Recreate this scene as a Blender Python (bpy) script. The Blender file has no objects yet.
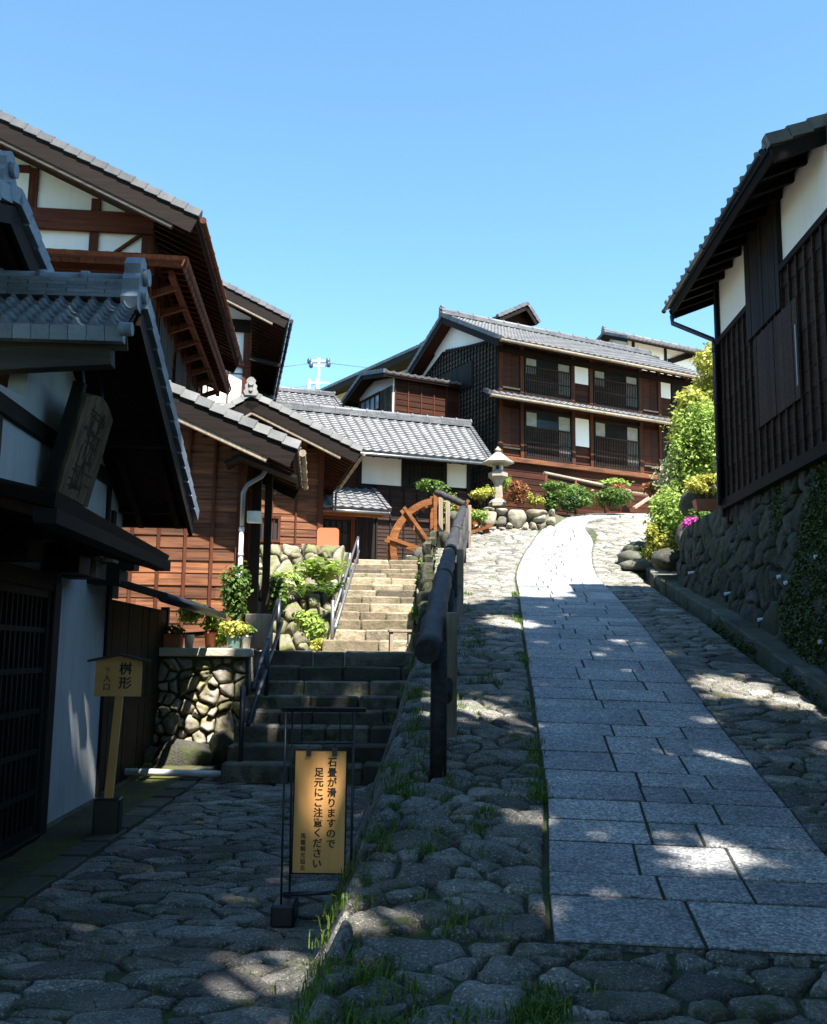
import bpy, math, random
from mathutils import Vector, Matrix, noise
R=math.radians
random.seed(11)
scene=bpy.context.scene
COL=scene.collection
# ---------------------------------------------------------------- camera model (used for the camera and for measuring)
FPX=960.0; PITCH=R(8.3); ROLL=R(0.7); CZ=1.6
def ray(px,py):
    a=(px-413.5)/FPX; b=(512-py)/FPX
    x=a*math.cos(ROLL)-b*math.sin(ROLL); y=a*math.sin(ROLL)+b*math.cos(ROLL)
    return (x, math.cos(PITCH)-y*math.sin(PITCH), math.sin(PITCH)+y*math.cos(PITCH))
class Fr:
    """a building's own frame: origin, heading; at() measures a point of the photo on one of its planes"""
    def __init__(s,ox,oy,oz,deg):
        s.o=(ox,oy,oz); s.a=R(deg)
    def loc(s,p):
        dx,dy=p[0]-s.o[0],p[1]-s.o[1]; c,n=math.cos(s.a),math.sin(s.a)
        return (dx*c+dy*n,-dx*n+dy*c,p[2]-s.o[2])
    def w(s,x,y,z):
        c,n=math.cos(s.a),math.sin(s.a)
        return Vector((s.o[0]+x*c-y*n,s.o[1]+x*n+y*c,s.o[2]+z))
    def at(s,px,py,x=None,y=None,z=None):
        d=ray(px,py); o=s.loc((0,0,CZ)); c,n=math.cos(s.a),math.sin(s.a)
        l=(d[0]*c+d[1]*n,-d[0]*n+d[1]*c,d[2])
        t=(x-o[0])/l[0] if x is not None else (y-o[1])/l[1] if y is not None else (z-o[2])/l[2]
        return tuple(o[i]+t*l[i] for i in range(3))
W0=Fr(0,0,0,0)
SUNV=Vector((.24,-.44,.865)).normalized()
def lerp(a,b,t): return a+(b-a)*t
def interp(tab,x):
    if x<=tab[0][0]: return tab[0][1]
    for i in range(len(tab)-1):
        if x<=tab[i+1][0]:
            x0,y0=tab[i];x1,y1=tab[i+1]; t=(x-x0)/(x1-x0)
            m0=(y1-tab[i-1][1])/(x1-tab[i-1][0]) if i>0 else (y1-y0)/(x1-x0)
            m1=(tab[i+2][1]-y0)/(tab[i+2][0]-x0) if i+2<len(tab) else (y1-y0)/(x1-x0)
            h=x1-x0
            return (2*t**3-3*t*t+1)*y0+(t**3-2*t*t+t)*h*m0+(-2*t**3+3*t*t)*y1+(t**3-t*t)*h*m1
    return tab[-1][1]
# ---------------------------------------------------------------- mesh builder
class MB:
    def __init__(s,f=None):
        s.v=[];s.f=[];s.t=[];s.sm=[];s.f0=f;s.tint=.5
    def a(s,p):
        if s.f0: p=s.f0(*p)
        s.v.append((p[0],p[1],p[2])); return len(s.v)-1
    def face(s,idx,tint=None,smooth=False):
        s.f.append(tuple(idx)); s.t.append(s.tint if tint is None else tint); s.sm.append(smooth)
    def poly(s,pts,tint=None,smooth=False):
        s.face([s.a(p) for p in pts],tint,smooth)
    def hexa(s,P,tint=None):
        """8 points: bottom ring 0-3, top ring 4-7"""
        i=[s.a(p) for p in P]
        for q in ((3,2,1,0),(4,5,6,7),(0,1,5,4),(1,2,6,5),(2,3,7,6),(3,0,4,7)): s.face([i[k] for k in q],tint)
    def box(s,x0,x1,y0,y1,z0,z1,tint=None,b=0):
        if b<=0:
            s.hexa([(x0,y0,z0),(x1,y0,z0),(x1,y1,z0),(x0,y1,z0),(x0,y0,z1),(x1,y0,z1),(x1,y1,z1),(x0,y1,z1)],tint); return
        # chamfered box
        def rg(z,i): return [(x0+i,y0,z),(x1-i,y0,z),(x1,y0+i,z),(x1,y1-i,z),(x1-i,y1,z),(x0+i,y1,z),(x0,y1-i,z),(x0,y0+i,z)]
        def rin(z): return [(x0+b,y0+b,z),(x1-b,y0+b,z),(x1-b,y0+b,z),(x1-b,y1-b,z),(x1-b,y1-b,z),(x0+b,y1-b,z),(x0+b,y1-b,z),(x0+b,y0+b,z)]
        A=[s.a(p) for p in rg(z0+b,b)];B=[s.a(p) for p in rg(z1-b,b)]
        t=[s.a(p) for p in [(x0+b,y0+b,z1),(x1-b,y0+b,z1),(x1-b,y1-b,z1),(x0+b,y1-b,z1)]]
        l=[s.a(p) for p in [(x0+b,y0+b,z0),(x1-b,y0+b,z0),(x1-b,y1-b,z0),(x0+b,y1-b,z0)]]
        for k in range(8): s.face([A[k],A[(k+1)%8],B[(k+1)%8],B[k]],tint)
        s.face(t,tint); s.face(l[::-1],tint)
        for k in range(4):
            a0,a1=B[2*k],B[2*k+1]; s.face([a0,a1,t[(k+1)%4],t[k]],tint); s.face([B[(2*k-1)%8],a0,t[k]],tint)
            a0,a1=A[2*k],A[2*k+1]; s.face([a1,a0,l[k],l[(k+1)%4]],tint); s.face([a0,A[(2*k-1)%8],l[k]],tint)
    def beam(s,p,q,w,h,up=(0,0,1),tint=None):
        p=Vector(p);q=Vector(q);d=(q-p).normalized();u=Vector(up);sd=d.cross(u)
        if sd.length<1e-4: sd=d.cross(Vector((0,1,0)))
        sd.normalize();u=sd.cross(d).normalized()
        P=[]
        for e in (p,q):
            for a,b in ((-1,-1),(1,-1),(1,1),(-1,1)): P.append(tuple(e+sd*a*w/2+u*b*h/2))
        s.hexa(P,tint)
    def tube(s,pts,r,n=10,tint=None,cap=True,smooth=True):
        pts=[Vector(p) for p in pts]; rr=r if isinstance(r,(list,tuple)) else [r]*len(pts)
        rings=[];prev=None
        for i,p in enumerate(pts):
            d=(pts[min(i+1,len(pts)-1)]-pts[max(i-1,0)]).normalized()
            u=prev if prev else (Vector((0,0,1)) if abs(d.z)<.9 else Vector((1,0,0)))
            sd=d.cross(u).normalized(); u=sd.cross(d).normalized(); prev=u
            rings.append([s.a(tuple(p+(sd*math.cos(k*2*math.pi/n)+u*math.sin(k*2*math.pi/n))*rr[i])) for k in range(n)])
        for i in range(len(rings)-1):
            for k in range(n): s.face([rings[i][k],rings[i][(k+1)%n],rings[i+1][(k+1)%n],rings[i+1][k]],tint,smooth)
        if cap: s.face(rings[0][::-1],tint); s.face(rings[-1],tint)
    def lathe(s,prof,c=(0,0,0),n=16,tint=None,smooth=True,sq=None):
        rings=[]
        for r,z in prof:
            ring=[]
            for k in range(n):
                a=(k+.5)*2*math.pi/n
                ring.append(s.a((c[0]+r*math.cos(a),c[1]+r*math.sin(a),c[2]+z)))
            rings.append(ring)
        for i in range(len(rings)-1):
            for k in range(n): s.face([rings[i][k],rings[i][(k+1)%n],rings[i+1][(k+1)%n],rings[i+1][k]],tint,smooth)
        s.face(rings[0][::-1],tint);s.face(rings[-1],tint)
    def build(s,name,mat,parent=None,**kw):
        me=bpy.data.meshes.new(name); me.from_pydata(s.v,[],s.f)
        me.polygons.foreach_set('use_smooth',s.sm)
        at=me.attributes.new('tint','FLOAT','FACE'); at.data.foreach_set('value',[float(t) for t in s.t])
        me.materials.append(mat); me.update()
        o=bpy.data.objects.new(name,me); COL.objects.link(o)
        if parent is not None: o.parent=parent
        for k,v in kw.items(): o[k]=v
        return o
def thing(name,label,cat,fr=None,loc=None,rot=0,group=None):
    o=bpy.data.objects.new(name,None); COL.objects.link(o); o.empty_display_size=.2
    if fr is not None: o.location=fr.o; o.rotation_euler=(0,0,fr.a)
    else: o.location=loc or (0,0,0); o.rotation_euler=(0,0,rot)
    o['label']=label;o['category']=cat
    if group:o['group']=group
    return o
def solo(o,label,cat,group=None):
    o['label']=label;o['category']=cat
    if group:o['group']=group
    return o
def at_base(o,loc):
    """move a single-mesh thing's origin to its base without moving the mesh"""
    l=Vector(loc); o.data.transform(Matrix.Translation(-l)); o.location=l; return o
# ---------------------------------------------------------------- materials
MATS={}
class NT:
    def __init__(s,name):
        s.m=bpy.data.materials.new(name); s.m.use_nodes=True; s.n=s.m.node_tree.nodes; s.l=s.m.node_tree.links
        s.b=s.n['Principled BSDF']; s.tc=s.n.new('ShaderNodeTexCoord')
    def mp(s,sc,src='Object'):
        m=s.n.new('ShaderNodeMapping'); m.inputs['Scale'].default_value=sc if isinstance(sc,tuple) else (sc,)*3
        s.l.new(s.tc.outputs[src],m.inputs[0]); return m.outputs[0]
    def noise(s,sc,det=4,rough=.55,dist=0,vec=None):
        t=s.n.new('ShaderNodeTexNoise'); t.inputs['Scale'].default_value=1 if vec is None and isinstance(sc,tuple) else (sc if not isinstance(sc,tuple) else 1)
        t.inputs['Detail'].default_value=det;t.inputs['Roughness'].default_value=rough;t.inputs['Distortion'].default_value=dist
        s.l.new(vec or s.mp(sc if isinstance(sc,tuple) else 1.0),t.inputs['Vector']); return t.outputs['Fac']
    def vor(s,sc,out='Distance'):
        t=s.n.new('ShaderNodeTexVoronoi'); t.inputs['Scale'].default_value=sc
        s.l.new(s.tc.outputs['Object'],t.inputs['Vector']); return t.outputs[out]
    def attr(s,name='tint'):
        t=s.n.new('ShaderNodeAttribute');t.attribute_name=name;return t.outputs['Fac']
    def ramp(s,fac,stops):
        r=s.n.new('ShaderNodeValToRGB'); e=r.color_ramp.elements
        while len(e)<len(stops): e.new(.5)
        for k,(p,c) in enumerate(stops):
            e[k].position=p; e[k].color=(*(c if isinstance(c,tuple) else (c,c,c)),1)
        s.l.new(fac,r.inputs[0]); return r.outputs[0]
    def mix(s,a,b,fac,mode='MIX'):
        m=s.n.new('ShaderNodeMix');m.data_type='RGBA';m.blend_type=mode
        for v,i in ((a,6),(b,7),(fac,0)):
            if hasattr(v,'is_linked') or isinstance(v,bpy.types.NodeSocket): s.l.new(v,m.inputs[i])
            elif i==0: m.inputs[0].default_value=v
            else: m.inputs[i].default_value=(*v,1) if isinstance(v,tuple) else (v,v,v,1)
        return m.outputs[2]
    def math(s,op,a,b=0.0):
        m=s.n.new('ShaderNodeMath');m.operation=op
        for v,i in ((a,0),(b,1)):
            if isinstance(v,bpy.types.NodeSocket): s.l.new(v,m.inputs[i])
            else: m.inputs[i].default_value=v
        return m.outputs[0]
    def col(s,c): s.l.new(c,s.b.inputs['Base Color']) if isinstance(c,bpy.types.NodeSocket) else setattr(s.b.inputs['Base Color'],'default_value',(*c,1))
    def rough(s,r):
        if isinstance(r,bpy.types.NodeSocket): s.l.new(r,s.b.inputs['Roughness'])
        else: s.b.inputs['Roughness'].default_value=r
    def bump(s,h,st=.3,d=.01):
        b=s.n.new('ShaderNodeBump'); b.inputs['Strength'].default_value=st;b.inputs['Distance'].default_value=d
        s.l.new(h,b.inputs['Height']); s.l.new(b.outputs[0],s.b.inputs['Normal'])
def wood(name,dark,light,grain='x',rough=.75,sc=1.0,tintamt=.5,spec=.3):
    k=NT(name); g=(1.2,22,22) if grain=='x' else (22,22,1.2) if grain=='z' else (22,1.2,22)
    g=tuple(q*sc for q in g)
    f=k.noise(g,5,.65,.4); f2=k.noise(.9,3,.6)
    c=k.ramp(f,[(.28,dark),(.72,light)])
    c=k.mix(c,tuple(q*.45 for q in dark),k.ramp(f2,[(.45,0.),(.8,.6)]))
    t=k.attr(); c=k.mix(c,k.ramp(t,[(0,(.55,.55,.55)),(1,(1.3,1.3,1.3))]),tintamt,'MULTIPLY')
    k.col(c);k.rough(min(.9,rough+.12));k.bump(f,.45,.005);k.b.inputs['Specular IOR Level'].default_value=spec*.5
    return k.m
M={}
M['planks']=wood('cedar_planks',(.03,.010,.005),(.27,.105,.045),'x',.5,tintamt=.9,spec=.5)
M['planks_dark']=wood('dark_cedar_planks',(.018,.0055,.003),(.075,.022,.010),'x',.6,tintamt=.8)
M['cedarmid']=wood('red_brown_planks',(.014,.0045,.003),(.085,.026,.012),'x',.55,tintamt=.9)
M['planks_black']=wood('charred_planks',(.008,.005,.005),(.07,.038,.026),'x',.55,tintamt=.7)
M['weathered']=wood('weathered_planks',(.05,.038,.024),(.19,.15,.10),'x',.7,tintamt=.8)
M['post']=wood('brown_post_wood',(.04,.012,.006),(.13,.042,.019),'z',.6)
M['beam']=wood('brown_beam_wood',(.05,.014,.008),(.14,.042,.022),'x',.6)
M['blackwood']=wood('black_stained_wood',(.007,.006,.006),(.024,.020,.018),'z',.55)
M['blackbeam']=wood('black_stained_beam',(.006,.004,.003),(.017,.010,.008),'x',.6)
M['rafter']=wood('rafter_wood',(.018,.008,.005),(.055,.024,.013),'y',.7)
M['greybeam']=wood('grey_weathered_beam',(.035,.03,.028),(.11,.098,.09),'x',.75)
M['palewood']=wood('pale_sign_wood',(.80,.38,.12),(.92,.50,.19),'z',.55,sc=.5)
M['signplaque']=wood('aged_plaque_wood',(.035,.022,.013),(.19,.13,.08),'z',.8,sc=.8)
M['wheelwood']=wood('orange_larch_wood',(.09,.03,.01),(.30,.12,.04),'x',.6,sc=.6)
M['log']=wood('dark_log_wood',(.018,.018,.020),(.06,.058,.06),'y',.5)
M['greypost']=wood('bleached_post_wood',(.18,.14,.10),(.38,.31,.24),'z',.8)
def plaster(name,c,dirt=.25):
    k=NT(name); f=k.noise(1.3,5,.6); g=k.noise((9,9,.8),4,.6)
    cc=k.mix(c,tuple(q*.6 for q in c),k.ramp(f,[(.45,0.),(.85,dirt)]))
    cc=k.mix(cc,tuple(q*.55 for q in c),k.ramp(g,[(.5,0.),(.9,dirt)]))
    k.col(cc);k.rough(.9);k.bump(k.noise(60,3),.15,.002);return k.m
M['white']=plaster('white_plaster',(.82,.79,.77),.22)
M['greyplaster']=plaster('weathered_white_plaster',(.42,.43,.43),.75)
M['cream']=plaster('cream_plaster',(.74,.67,.52),.2)
def rooftile(name,c,l):
    k=NT(name); f=k.noise(2.2,4,.6); f2=k.noise(30,3,.6)
    cc=k.mix(k.ramp(f,[(.3,c),(.7,l)]),tuple(q*.6 for q in c),k.ramp(f2,[(.5,0.),(.85,.6)]))
    cc=k.mix(cc,k.ramp(k.attr(),[(0,(.72,.72,.74)),(1,(1.2,1.2,1.2))]),.8,'MULTIPLY')
    k.col(cc);k.rough(k.ramp(f2,[(.2,.42),(.8,.6)]));k.b.inputs['Specular IOR Level'].default_value=.35;return k.m
M['tile']=rooftile('grey_clay_tile',(.085,.088,.095),(.155,.155,.16))
M['tileglare']=rooftile('glare_clay_tile',(.17,.17,.17),(.29,.285,.28))  # paler copy of the tile, sun glare put into its colour
M['tileblue']=rooftile('blue_grey_clay_tile',(.10,.13,.17),(.20,.24,.30))
def stone(name,a,b,moss=.0,mossc=(.075,.085,.018),speck=.5,scale=1.0,bs=.5):
    k=NT(name); f=k.noise(3.5*scale,6,.62,.3); f2=k.noise(75*scale,4,.7); f3=k.noise(1.1*scale,4,.6)
    c=k.ramp(f,[(.3,a),(.7,b)])
    c=k.mix(c,tuple(min(.8,q*2.2) for q in b),k.math('MULTIPLY',k.ramp(f2,[(.56,0.),(.66,1.)]),min(1,speck*.7)))
    c=k.mix(c,tuple(q*.35 for q in a),k.math('MULTIPLY',k.ramp(f2,[(.32,1.),(.43,0.)]),speck))
    c=k.mix(c,k.ramp(k.attr(),[(0,(.42,.41,.43)),(.35,(.85,.8,.72)),(.6,(1.,1.,1.)),(1,(1.6,1.58,1.5))]),1.,'MULTIPLY')
    if moss>0:
        mm=k.noise(5.5*scale,5,.7); mf=k.math('MULTIPLY',k.ramp(mm,[(.62-.35*moss,0.),(.72-.3*moss,1.)]),k.ramp(f3,[(.3,.3),(.6,1.)]))
        mc=k.mix(mossc,tuple(q*2.2 for q in mossc),k.noise(40,3,.6))
        c=k.mix(c,mc,k.math('MULTIPLY',mf,.9))
    k.col(c);k.rough(.85 if moss else .75)
    h=k.math('ADD',k.math('MULTIPLY',k.noise(18*scale,6,.7),1.),k.math('MULTIPLY',f2,.35)); k.bump(h,bs,.03);return k.m
M['paver']=stone('paving_fieldstone',(.075,.073,.07),(.31,.30,.275),.28,(.035,.05,.012),1.3,bs=1.2)
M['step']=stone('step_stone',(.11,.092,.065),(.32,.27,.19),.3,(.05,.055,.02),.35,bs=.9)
M['stepdark']=stone('dark_step_stone',(.05,.047,.04),(.15,.138,.115),.4,(.03,.04,.01),.35,bs=.9)  # darker stone colours for the lower flight
M['rockwall']=stone('mossy_wall_stone',(.13,.11,.095),(.38,.34,.29),.5,(.085,.085,.02),.35)
M['rockery']=stone('rockery_stone',(.10,.088,.072),(.30,.27,.22),.5,(.07,.085,.018),.5,bs=.8)
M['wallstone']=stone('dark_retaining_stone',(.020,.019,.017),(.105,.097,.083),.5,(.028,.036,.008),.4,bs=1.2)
M['gardenrock']=stone('garden_rock',(.13,.12,.10),(.36,.33,.28),.3,(.09,.09,.02),.3)
M['lantern']=stone('lantern_granite',(.24,.215,.17),(.40,.36,.29),.0,speck=.25,bs=.2)
M['kerb']=stone('kerb_stone',(.045,.045,.042),(.12,.115,.105),.5,(.035,.045,.012),.4)
M['landing']=stone('worn_pavement',(.42,.38,.31),(.56,.51,.42),.1,speck=.25)
def granite():
    k=NT('grey_granite_slab')
    v=k.vor(80,'Color'); sp=k.n.new('ShaderNodeSeparateColor'); k.l.new(v,sp.inputs[0])
    c=k.ramp(sp.outputs[0],[(0,(.05,.055,.065)),(.22,(.12,.13,.145)),(.5,(.25,.26,.28)),(.8,(.42,.425,.43)),(1,(.70,.69,.68))])
    f=k.noise(55,4,.7); c=k.mix(c,k.ramp(f,[(.35,(.08,.085,.095)),(.65,(.5,.5,.5))]),.35)
    c=k.mix(c,k.ramp(k.noise(1.3,7,.75),[(.32,(.58,.58,.58)),(.68,(1.25,1.22,1.17))]),1.,'MULTIPLY')
    c=k.mix(c,k.ramp(k.attr(),[(0,(.72,.73,.76)),(.5,(.95,.95,.96)),(1,(1.22,1.21,1.18))]),1.,'MULTIPLY')
    c=k.mix(c,(.95,.95,.94),1.,'MULTIPLY');k.col(c);k.rough(.62);k.bump(f,.35,.004);return k.m
M['granite']=granite()
def simple(name,c,rough=.5,metal=0,spec=.5,var=.15,vs=6):
    k=NT(name)
    cc=k.mix(c,tuple(q*(1-var*2) for q in c),k.ramp(k.noise(vs,4,.6),[(.4,0.),(.75,1.)])); k.col(cc);k.rough(rough)
    k.b.inputs['Metallic'].default_value=metal;k.b.inputs['Specular IOR Level'].default_value=spec;return k.m
M['darkmetal']=simple('dark_painted_steel',(.035,.04,.055),.35,.3)
M['greymetal']=simple('grey_zinc_metal',(.22,.23,.25),.4,.6)
M['blackplastic']=simple('black_plastic',(.012,.013,.018),.4)
M['pvc']=simple('white_pvc',(.60,.62,.65),.45)
M['orangeboard']=simple('orange_board',(.55,.12,.05),.7,var=.05)
M['ink']=simple('black_ink',(.010,.009,.010),.6)
M['redink']=simple('red_ink',(.35,.09,.04),.6)
M['terracotta']=simple('terracotta',(.42,.14,.07),.8)
M['whitepot']=simple('white_glazed_pot',(.72,.70,.66),.5)
M['greenpot']=simple('green_plastic_pot',(.10,.19,.16),.5)
M['void']=simple('dark_interior',(.012,.011,.011),.9,var=0)
M['shoji']=simple('paper_screen',(.30,.29,.26),.8)
M['lampglass']=simple('milky_glass',(.62,.66,.62),.3)
M['steelpale']=simple('galvanised_steel',(.55,.58,.60),.5,.4)
M['insul']=simple('dark_insulator',(.05,.07,.11),.4)
def soil(name,a,b,moss,sc=3.0):
    k=NT(name); f=k.noise(sc,6,.65); f2=k.noise(26,5,.7)
    c=k.mix(k.ramp(f2,[(.3,a),(.7,b)]),k.mix(moss,tuple(q*1.8 for q in moss),f2),k.ramp(f,[(.40,0.),(.6,1.)]))
    k.col(c);k.rough(.95);k.bump(f2,.8,.03);return k.m
M['soil']=soil('mossy_soil',(.018,.015,.010),(.05,.042,.028),(.035,.06,.010))
M['joint']=soil('dark_joint_sand',(.010,.009,.008),(.03,.026,.02),(.015,.022,.006))
M['earth']=soil('garden_earth',(.10,.08,.05),(.20,.17,.11),(.06,.09,.02))
M['mossbank']=soil('moss_bank',(.03,.025,.012),(.08,.06,.03),(.055,.065,.010),1.6)
def leaf(name,a,b,tr=.35):
    k=NT(name); c=k.ramp(k.attr(),[(0,a),(1,b)]); k.col(c);k.rough(.5)
    k.b.inputs['Specular IOR Level'].default_value=.35
    t=k.n.new('ShaderNodeBsdfTranslucent'); k.l.new(c,t.inputs[0]); mx=k.n.new('ShaderNodeMixShader');mx.inputs[0].default_value=tr
    k.l.new(k.b.outputs[0],mx.inputs[1]);k.l.new(t.outputs[0],mx.inputs[2]);k.l.new(mx.outputs[0],k.n['Material Output'].inputs[0]);return k.m
M['leaf']=leaf('green_leaves',(.04,.085,.015),(.13,.22,.035))
M['leafbright']=leaf('bright_leaves',(.13,.22,.035),(.38,.50,.10))
M['leafyellow']=leaf('yellow_green_leaves',(.22,.24,.035),(.50,.48,.09))
M['leafred']=leaf('russet_leaves',(.16,.05,.025),(.34,.16,.05))
M['leafdark']=leaf('dark_leaves',(.02,.05,.012),(.06,.11,.025))
M['leafpale']=leaf('pale_leaves',(.30,.33,.16),(.62,.62,.42))
M['leaffallen']=leaf('dry_leaves',(.09,.05,.02),(.30,.20,.08),.1)
M['petal']=leaf('magenta_petals',(.35,.03,.22),(.55,.08,.38))
M['grass']=leaf('grass_blades',(.06,.11,.015),(.17,.27,.04))
M['treeleaf']=leaf('tall_tree_leaves',(.03,.07,.015),(.08,.15,.03),.12)
M['mossleaf']=leaf('dark_moss',(.018,.034,.006),(.085,.12,.018),.1)
M['bark']=wood('tree_bark',(.05,.035,.025),(.15,.11,.08),'z',.9)
M['glass']=simple('window_glass',(.03,.04,.05),.08,var=0)
M['blueglass']=simple('pale_window_glass',(.30,.42,.50),.12,var=.2)
# ---------------------------------------------------------------- ground profile
ZR=[(-30,-2.0),(-8,-.5),(0,0),(2,.12),(3.6,.28),(5.3,.50),(7,.80),(8.6,1.15),(10,1.48),(12.7,2.07),(15,2.5),(18.7,3.2),(23,4.15),(25,4.75),(27.4,5.42),(30,6.0),(34,6.4),(60,8)]
ZC=[(-30,-1.6),(-8,-.3),(0,0),(4,.05),(10.7,.17),(13,.3)]
XE=[(-8,-.4),(3,-.34),(4,-.31),(5,-.27),(6,-.21),(7,-.15),(8.6,-.06),(10.3,.05),(14,.14),(20,.26),(23,.6),(25,1.5),(27,2.2),(30,2.6)]
XG=[(-8,3.3),(3,3.45),(8.6,3.66),(11,3.72),(15.2,4.05),(19.5,4.5),(22,5.0),(24,6.0),(26,8.5)]
def zr(y): return interp(ZR,y)
def zc(y): return interp(ZC,y)
def xe(y): return interp(XE,y)
def xg(y): return interp(XG,y)
def bw(y): return interp([(-8,.12),(3.6,.14),(5.5,.20),(7,.28),(8.6,.36),(10.7,.42),(13,.12)],y)
def H(x,y):
    a=xe(y)
    if x>=a: return zr(y)-.03*max(0,(x-a)-2.6)
    b=bw(y)
    if x<=a-b: return zc(y)
    return lerp(zc(y),zr(y),(x-a+b)/b)
PL=[(-8,.2),(3,.52),(4.1,.60),(5.3,.73),(6.2,.86),(7,.94),(8.57,1.08),(10,1.2),(12.7,1.44),(15,1.66),(17.9,1.93),(20.8,2.37),(23,2.8),(25,3.3)]
def pl(y): return interp(PL,y)
# centre line of the granite path: runs uphill, then bends right on the crest
def path_pts():
    P=[]
    y=4.35
    while y<25.0: P.append((pl(y),y,pl(y)+1.5,y+.0)); y+=.02
    return P
# ---------------------------------------------------------------- voronoi stones
def clip(poly,nx,ny,d):
    out=[]
    n=len(poly)
    for i in range(n):
        a=poly[i];b=poly[(i+1)%n]; da=a[0]*nx+a[1]*ny-d; db=b[0]*nx+b[1]*ny-d
        if da<=0: out.append(a)
        if (da<0 and db>0) or (da>0 and db<0):
            t=da/(da-db); out.append((a[0]+(b[0]-a[0])*t,a[1]+(b[1]-a[1])*t))
    return out
def voronoi(x0,x1,y0,y1,sizef,inside=None,asp=1.35,seed=1,jit=.9,relax=1):
    """cells in a plane; y is squeezed so the stones come out wide; sizef(x,y)=typical width"""
    rnd=random.Random(seed); pts=[]
    # dart throwing on a hash grid
    area=(x1-x0)*(y1-y0); smin=min(sizef(lerp(x0,x1,i/6),lerp(y0,y1,j/12)) for i in range(7) for j in range(13))
    g=smin; grid={}
    tries=int(area/(smin*smin/asp)*14)
    for _ in range(tries):
        x=rnd.uniform(x0,x1);y=rnd.uniform(y0,y1)
        if inside and not inside(x,y): continue
        s=sizef(x,y)*(rnd.choice((1.35,1.6)) if _<tries*.02 else rnd.choice((.5,.8,.9,1.05,1.2))); Y=y*asp
        gx,gy=int(x//g),int(Y//g); ok=True; k=int(s/g)+1
        for i in range(gx-k,gx+k+1):
            for j in range(gy-k,gy+k+1):
                for (a,b,c) in grid.get((i,j),()):
                    if (a-x)**2+(b-Y)**2<(.82*min(s,c))**2*1.0+.0: ok=False;break
                if not ok:break
            if not ok:break
        if ok: grid.setdefault((gx,gy),[]).append((x,Y,s)); pts.append((x,Y,s))
    smax=max(p[2] for p in pts)
    cells=[]
    for (x,Y,s) in pts:
        r=smax*1.9; poly=[(x-s,Y-s),(x+s,Y-s),(x+s,Y+s),(x-s,Y+s)]
        gx,gy=int(x//g),int(Y//g);k=int(r/g)+1
        for i in range(gx-k,gx+k+1):
            for j in range(gy-k,gy+k+1):
                for (a,b,c) in grid.get((i,j),()):
                    if a==x and b==Y: continue
                    dx,dy=a-x,b-Y; L=math.hypot(dx,dy)
                    if L>r: continue
                    w=s/(s+c); nx,ny=dx/L,dy/L
                    poly=clip(poly,nx,ny,x*nx+Y*ny+L*w)
                    if len(poly)<3: break
        poly=clip(clip(clip(clip(poly,1,0,x1),-1,0,-x0),0,1,y1*asp),0,-1,-y0*asp)
        if len(poly)>=3: cells.append(([(a,b/asp) for a,b in poly],s))
    return cells
def chaikin(p,k=.22):
    o=[]
    for i in range(len(p)):
        a=p[i];b=p[(i+1)%len(p)]
        o.append((lerp(a[0],b[0],k),lerp(a[1],b[1],k)));o.append((lerp(a[0],b[0],1-k),lerp(a[1],b[1],1-k)))
    return o
def dense(p,L):
    o=[]
    for i in range(len(p)):
        a=p[i];b=p[(i+1)%len(p)];n=max(1,int(math.hypot(b[0]-a[0],b[1]-a[1])/L))
        for k in range(n): o.append((lerp(a[0],b[0],k/n),lerp(a[1],b[1],k/n)))
    return o
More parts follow.
